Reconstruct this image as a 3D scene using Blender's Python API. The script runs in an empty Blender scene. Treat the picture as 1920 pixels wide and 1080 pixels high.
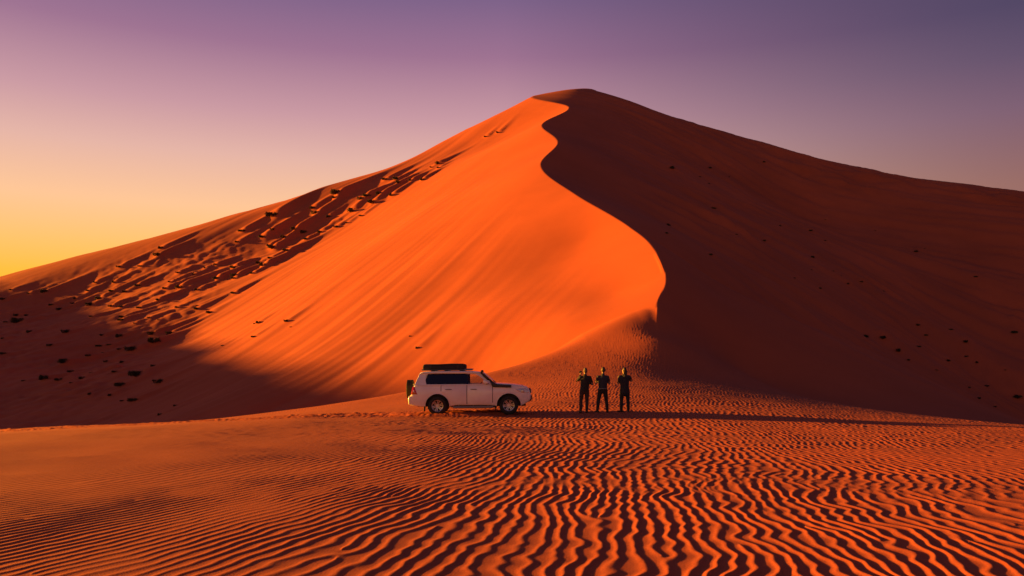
import bpy, bmesh, math, random
import numpy as np
from mathutils import Vector, Matrix
from mathutils.geometry import tessellate_polygon

S = bpy.context.scene
C = S.collection
random.seed(4)

# ---------------------------------------------------------------- camera
cd = bpy.data.cameras.new('camera')
cam = bpy.data.objects.new('camera', cd); C.objects.link(cam)
cam.location = (0, 0, 2.25); cam.rotation_euler = (math.pi / 2, 0, 0)
cd.sensor_width = 36; cd.lens = 28.125; cd.shift_y = 137 / 1920
cd.clip_start = 0.1; cd.clip_end = 4000
S.camera = cam

# ---------------------------------------------------------------- light
SUN_EL = math.radians(7.0)
SUN_AZ = math.radians(168.5)          # from +X towards +Y: low in the west, to the left and a little beyond
to_sun = Vector((math.cos(SUN_EL) * math.cos(SUN_AZ), math.cos(SUN_EL) * math.sin(SUN_AZ), math.sin(SUN_EL)))
sl = bpy.data.lights.new('sun', 'SUN'); sl.energy = 5.0; sl.angle = math.radians(0.9); sl.color = (1.0, 0.40, 0.03)
sun = bpy.data.objects.new('sun', sl); C.objects.link(sun)
sun.rotation_euler = to_sun.to_track_quat('Z', 'Y').to_euler()
EXPOSURE = 1.85
S.view_settings.view_transform = 'Standard'; S.view_settings.look = 'None'
S.view_settings.gamma = 1; S.view_settings.use_curve_mapping = False
S.view_settings.exposure = EXPOSURE

def lin(r, g, b):
    f = lambda c: (c / 255 / 12.92) if c / 255 <= 0.04045 else ((c / 255 + 0.055) / 1.055) ** 2.4
    return (f(r), f(g), f(b), 1.0)

# dusk sky: warm after-glow towards the sun, violet band above, dark blue zenith
world = bpy.data.worlds.new('World'); S.world = world; world.use_nodes = True
nt = world.node_tree; nt.nodes.clear()
def wn(t, **k):
    n = nt.nodes.new(t)
    for a, b in k.items(): setattr(n, a, b)
    return n
wl = nt.links.new
tc = wn('ShaderNodeTexCoord')
sep = wn('ShaderNodeSeparateXYZ'); wl(tc.outputs['Generated'], sep.inputs[0])
asin = wn('ShaderNodeMath', operation='ARCSINE'); wl(sep.outputs['Z'], asin.inputs[0])
el = wn('ShaderNodeMapRange'); wl(asin.outputs[0], el.inputs['Value'])
el.inputs['From Min'].default_value = 0; el.inputs['From Max'].default_value = math.pi / 2
def sky_ramp(stops):
    r = wn('ShaderNodeValToRGB'); cr = r.color_ramp; cr.interpolation = 'LINEAR'
    while len(cr.elements) < len(stops): cr.elements.new(0.5)
    for e, (deg, c) in zip(cr.elements, stops):
        e.position = deg / 90; e.color = lin(*c)
    wl(el.outputs[0], r.inputs[0]); return r
glow = sky_ramp([(0, (255, 172, 18)), (4, (255, 183, 30)), (5.5, (255, 188, 46)), (7.5, (255, 193, 100)), (10.3, (254, 196, 146)), (13.8, (228, 178, 164)), (16.7, (201, 151, 160)), (20.8, (157, 111, 142)), (24.3, (124, 95, 134)), (32, (88, 71, 114)), (50, (52, 50, 90)), (90, (30, 33, 66))])
dim = sky_ramp([(0, (140, 102, 108)), (8, (152, 106, 101)), (10.6, (151, 103, 96)), (15, (124, 91, 111)), (18, (98, 77, 104)), (20.8, (79, 65, 96)), (35, (54, 48, 82)), (55, (40, 40, 74)), (90, (30, 33, 66))])
hz = wn('ShaderNodeVectorMath', operation='MULTIPLY'); hz.inputs[1].default_value = (1, 1, 0); wl(tc.outputs['Generated'], hz.inputs[0])
hn = wn('ShaderNodeVectorMath', operation='NORMALIZE'); wl(hz.outputs[0], hn.inputs[0])
dt = wn('ShaderNodeVectorMath', operation='DOT_PRODUCT'); wl(hn.outputs[0], dt.inputs[0]); dt.inputs[1].default_value = (math.cos(SUN_AZ), math.sin(SUN_AZ), 0)
mz = wn('ShaderNodeMapRange', clamp=True); wl(dt.outputs['Value'], mz.inputs['Value'])
mz.inputs['From Min'].default_value = -0.37; mz.inputs['From Max'].default_value = 0.21
pw = wn('ShaderNodeMath', operation='POWER'); wl(mz.outputs[0], pw.inputs[0]); pw.inputs[1].default_value = 1.3
mix = wn('ShaderNodeMix', data_type='RGBA'); wl(pw.outputs[0], mix.inputs[0]); wl(dim.outputs[0], mix.inputs[6]); wl(glow.outputs[0], mix.inputs[7])
ns = wn('ShaderNodeTexSky', sky_type='NISHITA', sun_disc=False)
ns.sun_elevation = SUN_EL; ns.sun_rotation = math.pi / 2 - SUN_AZ
bg1 = wn('ShaderNodeBackground'); wl(mix.outputs[2], bg1.inputs[0]); bg1.inputs[1].default_value = 2 ** -EXPOSURE
bg2 = wn('ShaderNodeBackground'); wl(ns.outputs[0], bg2.inputs[0]); bg2.inputs[1].default_value = 0.002
add = wn('ShaderNodeAddShader'); wl(bg1.outputs[0], add.inputs[0]); wl(bg2.outputs[0], add.inputs[1])
wo = wn('ShaderNodeOutputWorld'); wl(add.outputs[0], wo.inputs[0])

S.render.engine = 'CYCLES'
S.cycles.max_bounces = 6; S.cycles.diffuse_bounces = 3; S.cycles.transparent_max_bounces = 12

# ---------------------------------------------------------------- materials
def material(name, col, rough=0.6, metal=0.0, spec=0.5, coat=0.0, vary=0.0, vscale=8.0, bump=0.0, bscale=60.0):
    m = bpy.data.materials.new(name); m.use_nodes = True
    n = m.node_tree.nodes; l = m.node_tree.links; b = n['Principled BSDF']
    b.inputs['Base Color'].default_value = (*col, 1); b.inputs['Roughness'].default_value = rough
    b.inputs['Metallic'].default_value = metal; b.inputs['Specular IOR Level'].default_value = spec
    b.inputs['Coat Weight'].default_value = coat; b.inputs['Coat Roughness'].default_value = 0.08
    t = n.new('ShaderNodeTexCoord')
    if vary:
        x = n.new('ShaderNodeTexNoise'); x.inputs['Scale'].default_value = vscale; x.inputs['Detail'].default_value = 5
        l.new(t.outputs['Object'], x.inputs['Vector'])
        r = n.new('ShaderNodeValToRGB')
        r.color_ramp.elements[0].position = 0.3; r.color_ramp.elements[1].position = 0.7
        r.color_ramp.elements[0].color = (*[c * (1 - vary) for c in col], 1)
        r.color_ramp.elements[1].color = (*[min(1, c * (1 + vary)) for c in col], 1)
        l.new(x.outputs['Fac'], r.inputs[0]); l.new(r.outputs[0], b.inputs['Base Color'])
    if bump:
        x = n.new('ShaderNodeTexNoise'); x.inputs['Scale'].default_value = bscale; x.inputs['Detail'].default_value = 4
        l.new(t.outputs['Object'], x.inputs['Vector'])
        u = n.new('ShaderNodeBump'); u.inputs['Strength'].default_value = bump; u.inputs['Distance'].default_value = 0.01
        l.new(x.outputs['Fac'], u.inputs['Height']); l.new(u.outputs[0], b.inputs['Normal'])
    return m

def sand_material(name, grain_bump):
    m = bpy.data.materials.new(name); m.use_nodes = True
    n = m.node_tree.nodes; l = m.node_tree.links; b = n['Principled BSDF']
    b.inputs['Roughness'].default_value = 0.95; b.inputs['Specular IOR Level'].default_value = 0.15
    g = n.new('ShaderNodeNewGeometry')
    a = n.new('ShaderNodeTexNoise'); a.inputs['Scale'].default_value = 0.06; a.inputs['Detail'].default_value = 6; a.inputs['Roughness'].default_value = 0.6
    f = n.new('ShaderNodeTexNoise'); f.inputs['Scale'].default_value = 45; f.inputs['Detail'].default_value = 3
    l.new(g.outputs['Position'], a.inputs['Vector']); l.new(g.outputs['Position'], f.inputs['Vector'])
    r1 = n.new('ShaderNodeValToRGB'); e = r1.color_ramp.elements
    e[0].position = 0.32; e[0].color = (*[c * 0.88 for c in SAND], 1); e[1].position = 0.68; e[1].color = (*[c * 1.1 for c in SAND], 1)
    l.new(a.outputs['Fac'], r1.inputs[0])
    r2 = n.new('ShaderNodeValToRGB'); e = r2.color_ramp.elements
    e[0].position = 0.3; e[0].color = (0.80, 0.80, 0.82, 1); e[1].position = 0.7; e[1].color = (1.12, 1.1, 1.08, 1)
    l.new(f.outputs['Fac'], r2.inputs[0])
    mx = n.new('ShaderNodeMix'); mx.data_type = 'RGBA'; mx.blend_type = 'MULTIPLY'; mx.inputs[0].default_value = 1
    l.new(r1.outputs[0], mx.inputs[6]); l.new(r2.outputs[0], mx.inputs[7]); l.new(mx.outputs[2], b.inputs['Base Color'])
    if grain_bump:
        u = n.new('ShaderNodeBump'); u.inputs['Strength'].default_value = grain_bump; u.inputs['Distance'].default_value = 0.006
        l.new(f.outputs['Fac'], u.inputs['Height']); l.new(u.outputs[0], b.inputs['Normal'])
    return m
SAND = (0.43, 0.100, 0.042)
M = {}
M['sand'] = sand_material('rippled_sand', 0.5)
M['dune'] = sand_material('dune_sand', 0.25)

def setp(o, label=None, cat=None, group=None, kind=None):
    if label: o['label'] = label
    if cat: o['category'] = cat
    if group: o['group'] = group
    if kind: o['kind'] = kind
    return o

def link(name, me, mat, parent=None):
    o = bpy.data.objects.new(name, me); C.objects.link(o)
    if mat is not None and not me.materials: me.materials.append(mat)
    if parent is not None: o.parent = parent
    return o

def empty(name, loc=(0, 0, 0), rz=0.0, parent=None):
    o = bpy.data.objects.new(name, None); C.objects.link(o)
    o.location = loc; o.rotation_euler = (0, 0, rz); o.empty_display_size = 0.2
    if parent is not None: o.parent = parent
    return o

# ---------------------------------------------------------------- measured shape of the land (metres)
CREST = [(11.9, 65.62, 6.58), (14.18, 73.59, 9.95), (14.41, 82.5, 14.19), (13.34, 90.94, 17.53), (8.47, 105.94, 24.29), (4.59, 127.5, 33.61), (8.33, 145.31, 41.87), (6.3, 168.75, 51.98), (14.24, 201.56, 66.35), (6.61, 230.62, 78.82), (24.94, 249.38, 87.04), (31.88, 281.25, 80.62), (37.5, 337.5, 51.56), (42.19, 562.5, 0)]
FACE_PTS = [(11.9, 65.62, 6.58), (14.18, 73.59, 9.95), (14.41, 82.5, 14.19), (13.34, 90.94, 17.53), (8.47, 105.94, 24.29), (4.59, 127.5, 33.61), (8.33, 145.31, 41.87), (6.3, 168.75, 51.98), (14.24, 201.56, 66.35), (6.61, 230.62, 78.82), (24.94, 249.38, 87.04), (-3.23, 80.62, 6.39), (9.56, 75.47, 8.14), (8.84, 94.69, 16.58), (4.75, 71.25, 5.91), (-19.73, 113.85, 15.68), (-23.86, 99.42, 7.35), (-41, 120.58, 8.44), (-14.21, 133.19, 26.84), (-18.76, 74.07, -1.35), (-2.89, 72.19, 1.62), (-13.81, 79.69, 2.09), (2.18, 81.56, 8.61), (-114, 178.12, 20.89), (-98.5, 184.69, 26.51), (-83.28, 192.19, 32.62), (-66.3, 195, 38.26), (-47.7, 198.75, 44.91), (-31.05, 202.5, 50.72), (-11.1, 208.12, 58.44), (2.78, 208.12, 64.27), (-33.92, 221.25, 54.61), (-25.29, 223.12, 60.11), (-13.61, 226.88, 67.44), (-3.05, 228.75, 73.16), (-50.4, 120, 4.41), (-79.2, 123.75, 4.48), (-58.8, 91.88, -3.45), (-83.53, 154.69, 13.28), (-53.2, 105, 0.64), (-37.12, 84.38, -2.42), (-24.86, 73.12, -2.04), (-62.91, 154.69, 17.41), (-47.41, 173.44, 28.5), (-49.45, 86.25, -4.25), (-140.62, 229.69, 7.5), (-93.75, 241.88, 16.88), (-56.25, 245.62, 30), (-28.12, 262.5, 43.12), (-4.69, 271.88, 54.38), (18.75, 281.25, 70.31), (0, 375, 0), (-140.62, 328.12, 0), (-243.75, 187.5, -1.88), (-159.38, 131.25, 0), (-187.5, 84.38, -2.81), (-112.5, 65.62, -4.69), (4.69, 51.56, -5.62), (-28.12, 51.56, -7.5), (-75, 28.12, -7.5)]
LEE_PTS = [(13.34, 90.94, 17.53), (8.47, 105.94, 24.29), (4.59, 127.5, 33.61), (8.33, 145.31, 41.87), (6.3, 168.75, 51.98), (14.24, 201.56, 66.35), (6.61, 230.62, 78.82), (24.94, 249.38, 87.04), (29.59, 246.56, 83.94), (34.26, 244.69, 81.69), (43.2, 240, 76.33), (61.91, 238.12, 68.77), (81.58, 235.31, 62.49), (98.4, 230.62, 57.45), (119.5, 224.06, 50.8), (138.6, 216.56, 45.56), (182.57, 204.38, 31.82), (75.2, 120, -4.79), (50.15, 110.62, 5.35), (33, 112.5, 15.52), (39.31, 173.44, 42.37), (66, 154.69, 22.57), (91.78, 154.69, 14.32), (23.2, 120, 22.81), (67.2, 120, 0.41), (69.19, 192.19, 37.74), (14.06, 76.88, 0), (28.12, 78.75, -1.88), (56.25, 79.69, -11.25), (93.75, 89.06, -11.25), (150, 112.5, -5.62), (206.25, 150, 0), (56.25, 260.62, 63.75), (93.75, 257.81, 46.88), (140.62, 245.62, 35.62), (56.25, 300, 41.25), (140.62, 300, 4.69), (234.38, 243.75, 0), (56.25, 393.75, 0), (0, 393.75, 0)]
FAN_PTS = [(11.9, 65.62, 6.58), (14.18, 73.59, 9.95), (14.41, 82.5, 14.19), (13.34, 90.94, 17.53), (0, 2.81, 0), (0, 9.38, 0), (-5.62, 9.38, 0), (5.62, 9.38, 0), (0, 18.75, 0), (-11.25, 18.75, -0.05), (11.25, 18.75, -0.05), (-28.12, 18.75, -0.56), (28.12, 18.75, -0.56), (0, 26.25, 0), (-18.75, 28.12, -0.33), (18.75, 28.12, -0.19), (-4.69, 31.88, 0), (0.94, 31.88, 0), (-1.88, 35.62, 0.09), (3.75, 32.81, 0.09), (-8.44, 31.88, -0.03), (0, -18.75, 0), (-23.44, -18.75, 0), (23.44, -18.75, 0), (-56.25, 28.12, -2.81), (56.25, 28.12, -2.81), (-75, 37.5, -5.62), (-33.07, 39.38, -1.77), (-25.8, 40.31, -1.06), (-20.02, 41.72, -0.89), (-16.1, 43.12, -0.71), (-11.03, 45.94, -0.14), (-6.29, 49.69, 0.59), (-2.14, 53.44, 1.54), (1.53, 57.19, 2.44), (5.69, 60.94, 3.96), (10.28, 64.22, 5.76), (17.34, 29.06, -0.21), (24, 37.5, -0.75), (21.28, 43.12, -0.57), (17.21, 47.81, 0.08), (12.11, 53.44, 1.43), (11.42, 59.06, 3.71), (5.82, 45.94, 0.93), (1.12, 42.19, 0.48), (30.38, 84.38, 6.58), (45.42, 86.25, -0.34), (55.34, 87.19, -4.9), (18.98, 64.69, 1.26), (27.6, 64.69, -0.68), (33.08, 59.06, -2.2), (22, 75, 6.1), (19.89, 80.62, 9.61), (78.72, 88.12, -14.38)]
FAN_EDGE = [(-75, 37.5), (-33.07, 39.38), (-25.8, 40.31), (-20.02, 41.72), (-16.1, 43.12), (-11.03, 45.94), (-6.29, 49.69), (-2.14, 53.44), (1.53, 57.19), (5.69, 60.94), (10.28, 64.22), (11.9, 65.62), (14.18, 73.59), (14.41, 82.5)]
APRON_EDGE = [(13.34, 90.94), (21.28, 86.25), (30.38, 84.38), (45.42, 86.25), (55.34, 87.19), (78.72, 88.12)]
SHRUBS_SHOULDER = [(-102.0, 162.8, 1.12), (-97.0, 160.7, 1.47), (-94.2, 161.0, 2.21), (-85.1, 160.5, 1.28), (-86.2, 157.8, 1.44), (-85.0, 154.9, 1.42), (-89.4, 155.1, 1.77), (-86.1, 152.1, 1.56), (-80.4, 152.3, 2.09), (-80.4, 155.6, 1.78), (-74.3, 148.1, 1.69), (-71.4, 146.0, 1.67), (-67.1, 143.9, 1.48), (-73.9, 158.0, 1.44), (-75.8, 156.5, 1.79), (-78.8, 157.4, 1.44), (-81.1, 162.8, 1.49), (-83.4, 169.6, 1.74), (-78.1, 168.2, 1.54), (-85.5, 164.0, 1.50), (-66.5, 153.2, 1.75), (-65.0, 146.6, 1.67), (-67.0, 156.7, 1.43), (-63.5, 152.5, 2.44), (-77.3, 176.0, 2.41), (-76.2, 171.8, 2.35), (-67.5, 161.4, 1.11), (-63.4, 159.4, 1.27), (-62.5, 162.6, 1.11), (-60.6, 163.5, 1.49), (-56.2, 160.5, 1.83), (-53.2, 153.0, 1.57), (-49.6, 152.7, 1.74), (-57.2, 154.5, 1.76), (-59.1, 150.2, 1.71), (-49.4, 142.1, 1.62), (-58.7, 139.9, 1.28), (-54.2, 137.7, 1.57), (-54.8, 139.3, 0.95), (-61.4, 135.2, 0.93), (-59.1, 133.9, 0.76), (-57.4, 127.4, 2.04), (-54.3, 126.9, 1.74), (-74.2, 141.1, 1.29), (-67.7, 139.1, 1.59), (-66.7, 136.4, 1.56), (-63.0, 133.5, 0.76)]
SHRUBS_HOLLOW = [(-100.6, 158.3, 1.45), (-91.1, 143.9, 0.99), (-88.6, 143.5, 2.95), (-90.7, 149.7, 1.37), (-92.8, 149.7, 1.37), (-80.0, 132.6, 1.51), (-71.3, 123.5, 1.41), (-73.2, 131.3, 1.50), (-65.8, 128.5, 1.03), (-62.6, 127.4, 1.46), (-75.6, 119.0, 1.09), (-81.9, 128.5, 0.88), (-63.8, 123.5, 1.41), (-62.3, 123.9, 0.99), (-59.4, 121.1, 0.97), (-61.6, 120.9, 0.97), (-57.2, 120.2, 2.47), (-62.3, 117.5, 1.07), (-58.8, 115.9, 1.06), (-54.2, 111.2, 0.89), (-47.2, 105.2, 0.96), (-64.4, 114.6, 2.09), (-51.9, 104.3, 0.95), (-60.0, 108.9, 1.24), (-61.1, 104.3, 1.67), (-63.9, 104.6, 0.60), (-58.7, 103.6, 1.18), (-55.7, 103.6, 1.42), (-55.2, 105.2, 0.72), (-55.3, 100.4, 0.57), (-46.6, 99.7, 2.51), (-41.7, 94.5, 1.94), (-47.2, 96.4, 1.76), (-46.9, 93.3, 1.07), (-49.9, 94.4, 0.86), (-41.8, 88.3, 1.41), (-43.7, 89.8, 0.72), (-34.3, 81.5, 0.65), (-34.6, 78.6, 0.72), (-54.9, 122.5, 2.24)]
SHRUBS_LONE = [(-50.7, 134.3, 2.15), (-38.1, 105.2, 0.60), (-35.9, 111.4, 0.64), (-33.3, 103.2, 1.22), (-35.0, 110.4, 1.31), (-29.4, 104.3, 1.24), (-28.1, 101.6, 0.60), (-10.6, 83.3, 0.62), (-9.4, 79.7, 0.71)]
SHRUBS_BAND = [(-41.3, 188.4, 4.47), (-41.6, 187.3, 2.22), (-34.4, 181.6, 2.15), (-32.9, 181.8, 2.69), (-30.0, 181.0, 2.68), (-26.9, 178.3, 2.64), (-31.1, 178.0, 3.16), (-35.9, 178.0, 3.16), (-41.0, 178.8, 1.85), (-37.5, 170.8, 2.02), (-35.3, 171.3, 1.52), (-32.5, 172.5, 1.79), (-44.6, 181.3, 2.69), (-46.1, 185.2, 2.74), (-41.2, 171.8, 2.04), (-47.7, 175.0, 3.11), (-45.4, 174.3, 3.10), (-43.7, 169.4, 1.51), (-50.6, 169.1, 3.01), (-49.1, 172.5, 2.56), (-52.4, 171.8, 1.53), (-48.9, 161.9, 1.92), (-51.0, 161.0, 1.91), (-45.4, 161.2, 2.39), (-48.5, 155.8, 3.23), (-55.6, 159.8, 2.37), (-53.4, 154.0, 2.74), (-56.9, 154.3, 2.29), (-54.8, 176.0, 3.13), (-53.1, 177.5, 2.10), (-60.8, 180.0, 2.67), (-60.1, 175.0, 2.07), (-55.3, 184.7, 4.38), (-27.6, 190.0, 2.25), (-23.5, 184.4, 2.19), (-20.3, 180.5, 2.14), (-30.7, 193.5, 2.87), (-26.3, 185.2, 2.19), (-18.1, 193.5, 2.87), (-17.3, 188.6, 1.68), (-6.8, 208.6, 1.55), (-3.7, 208.0, 1.85), (-19.4, 192.7, 1.71)]
SHRUBS_LEE = [(66.6, 211.3, 2.03), (48.6, 196.3, 1.89), (33.9, 169.9, 3.27), (41.2, 175.2, 1.13), (53.4, 196.6, 0.95), (42.6, 173.0, 1.11), (38.1, 151.0, 2.42), (24.1, 123.0, 1.58), (18.7, 96.9, 0.93), (32.9, 138.1, 0.89), (38.6, 142.1, 1.82), (36.7, 130.5, 1.26), (24.5, 98.3, 1.26), (44.8, 142.1, 1.37), (52.7, 156.9, 2.02), (60.4, 162.1, 2.08), (74.9, 191.1, 1.23), (61.9, 157.8, 1.27), (53.7, 142.9, 2.29), (50.9, 135.8, 1.09), (56.3, 140.1, 1.35), (57.2, 139.1, 0.89), (57.3, 136.2, 1.53), (61.5, 140.7, 1.36), (66.3, 142.7, 1.15), (43.2, 122.3, 0.98), (47.4, 123.0, 0.99), (84.7, 186.3, 1.20), (87.2, 172.8, 2.22), (91.2, 176.7, 1.13), (93.2, 160.7, 1.55), (52.3, 113.0, 2.90), (48.0, 108.3, 2.09), (53.6, 111.2, 2.14), (54.2, 109.5, 1.41), (75.1, 136.8, 1.54), (67.7, 133.3, 2.57), (68.1, 131.6, 1.69), (61.3, 120.4, 1.55), (68.4, 125.3, 2.01), (74.3, 130.7, 1.68), (75.7, 130.2, 1.67), (58.8, 110.9, 0.89), (75.5, 133.5, 2.57), (63.1, 110.3, 1.06), (62.4, 107.0, 1.37), (64.8, 107.3, 1.38), (74.0, 124.6, 2.00), (90.1, 143.5, 2.76), (80.1, 129.8, 0.83), (79.2, 125.1, 3.21)]
# ---------------------------------------------------------------- terrain shape
def tps_fit(pts, smooth=0.0):
    p = np.array(pts, float); n = len(p)
    d2 = ((p[:, None, :2] - p[None, :, :2]) ** 2).sum(-1)
    K = 0.5 * d2 * np.log(d2 + 1e-9) + np.eye(n) * smooth
    A = np.zeros((n + 3, n + 3)); A[:n, :n] = K
    A[:n, n] = 1; A[:n, n + 1:] = p[:, :2]; A[n, :n] = 1; A[n + 1:, :n] = p[:, :2].T
    b = np.zeros(n + 3); b[:n] = p[:, 2]
    return p, np.linalg.solve(A, b)

def tps_eval(m, x, y):
    p, w = m
    z = w[-3] + w[-2] * x + w[-1] * y
    for i in range(len(p)):
        d2 = (x - p[i, 0]) ** 2 + (y - p[i, 1]) ** 2
        z = z + w[i] * 0.5 * d2 * np.log(d2 + 1e-9)
    return z

def sstep(a, b, t):
    t = np.clip((t - a) / (b - a), 0, 1)
    return t * t * (3 - 2 * t)

def smax(a, b, k):
    h = np.clip(0.5 + 0.5 * (a - b) / k, 0, 1)
    return b + (a - b) * h + k * h * (1 - h)

_prm = np.random.RandomState(7).permutation(256)
_prm = np.concatenate([_prm, _prm])
_grd = np.random.RandomState(9).rand(256) * 2 * np.pi
_gx, _gy = np.cos(_grd), np.sin(_grd)

def noise(x, y, seed=0):
    x = x + seed * 37.17; y = y + seed * 91.73
    xi = np.floor(x).astype(np.int64); yi = np.floor(y).astype(np.int64)
    fx = x - xi; fy = y - yi
    u = fx * fx * fx * (fx * (fx * 6 - 15) + 10); v = fy * fy * fy * (fy * (fy * 6 - 15) + 10)
    def g(ix, iy, dx, dy):
        h = _prm[_prm[ix & 255] + (iy & 255)]
        return _gx[h] * dx + _gy[h] * dy
    a = g(xi, yi, fx, fy); b = g(xi + 1, yi, fx - 1, fy)
    c = g(xi, yi + 1, fx, fy - 1); d = g(xi + 1, yi + 1, fx - 1, fy - 1)
    return ((a + (b - a) * u) + ((c + (d - c) * u) - (a + (b - a) * u)) * v) * 1.5

def pchip(xs, ys, t):
    xs = np.array(xs, float); ys = np.array(ys, float)
    h = np.diff(xs); d = np.diff(ys) / h; m = np.zeros(len(xs))
    m[0], m[-1] = d[0], d[-1]
    for i in range(1, len(xs) - 1):
        m[i] = (d[i - 1] * h[i] + d[i] * h[i - 1]) / (h[i] + h[i - 1])
    t = np.clip(t, xs[0], xs[-1])
    i = np.clip(np.searchsorted(xs, t) - 1, 0, len(h) - 1)
    s = (t - xs[i]) / h[i]
    return (ys[i] * (1 + 2 * s) * (1 - s) ** 2 + m[i] * h[i] * s * (1 - s) ** 2
            + ys[i + 1] * s * s * (3 - 2 * s) + m[i + 1] * h[i] * s * s * (s - 1))

FACE = tps_fit(FACE_PTS, 10.0); LEE = tps_fit(LEE_PTS, 3.0); FAN = tps_fit(FAN_PTS, 2.0)
_cy = [c[1] for c in CREST]

def crest_x(y):
    y = np.asarray(y, float)
    return np.where(y < _cy[0], CREST[0][0] / CREST[0][1] * np.maximum(y, 0), pchip(_cy, [c[0] for c in CREST], y))

def crest_z(y):
    return pchip(_cy, [c[2] for c in CREST], y)

def fan_past(x, y):          # metres past the fan's left brow
    e = np.interp(x, [p[0] for p in FAN_EDGE], [p[1] for p in FAN_EDGE])
    return (y - e) * 0.9

def apron_past(x, y):
    e = np.interp(x, [p[0] for p in APRON_EDGE], [p[1] for p in APRON_EDGE])
    return y - e

def softplus(t, k):
    return k * np.logaddexp(0, t / k)

def base_height(x, y, side):
    """side -1: left of the crest line, +1: right of it"""
    x = np.asarray(x, float); y = np.asarray(y, float)
    def left(x, y):
        near = tps_eval(FAN, np.clip(x, -90, 90), np.clip(y, -40, 100)) - 0.75 * softplus(fan_past(x, y) - 1.2, 1.0)
        near = np.where(y > 110, -60, near)
        return smax(near, tps_eval(FACE, x, y), np.interp(y, [60, 66], [0.6, 0.1]))
    def right(x, y):
        near = tps_eval(FAN, np.clip(x, -90, 90), np.clip(y, -40, 100)) - 0.7 * softplus(apron_past(x, y), 1.0)
        near = np.where(y > 130, -60, near)
        return smax(near, tps_eval(LEE, x, y), 0.8)
    def corr(fn, x, y, z):
        cx = crest_x(y)
        d = (crest_z(y) - fn(cx, y)) * sstep(65.7, 72, y)
        return z + d * np.exp(-np.abs(x - cx) / 10.0)
    out = np.empty_like(x)
    for s, fn in ((-1, left), (1, right)):
        m = side == s
        if m.any():
            xx, yy = x[m], y[m]
            out[m] = corr(fn, xx, yy, fn(xx, yy))
    # far from the dune everything sinks to the plain
    r = np.hypot(x, y - 120)
    w = sstep(230, 420, r)
    out = out * (1 - w) - 3.0 * w
    # neighbouring dune beyond the left side, crest rising away from the viewer
    cz = np.interp(y, NB_Y, NB_Z)
    cxn = NB_X + 6 * np.sin(y * 0.03)
    tent = cz * sstep(420, 320, y) - 0.42 * np.maximum(np.sqrt((x - cxn) ** 2 + 4) - 12, 0)
    out = smax(out, tent, 3.0)
    return out
NB_X = -235.0
NB_Y = [20, 60, 90, 117, 157, 198, 330]
NB_Z = [-2, 9, 20, 27.3, 28.3, 34.2, 43.0]
# ---------------------------------------------------------------- surface detail
STREAK = Vector((0.56, 0.83))          # the wind has combed the lit face along this line
MOUNDS = []
_rm = random.Random(21)
for _l, _a, _ln in ((SHRUBS_SHOULDER, 0.30, 4.2), (SHRUBS_HOLLOW, 0.26, 3.4), (SHRUBS_LONE, 0.16, 3.4), (SHRUBS_BAND, 0.28, 3.8), (SHRUBS_LEE, 0.2, 3.0)):
    for (_x, _y, _s) in _l:
        MOUNDS.append((_x, _y, _a * _s * _rm.uniform(0.7, 1.3), max(0.55, 0.42 * _s), _ln * max(0.8, _s * 0.75) * _rm.uniform(0.8, 1.4)))

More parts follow.
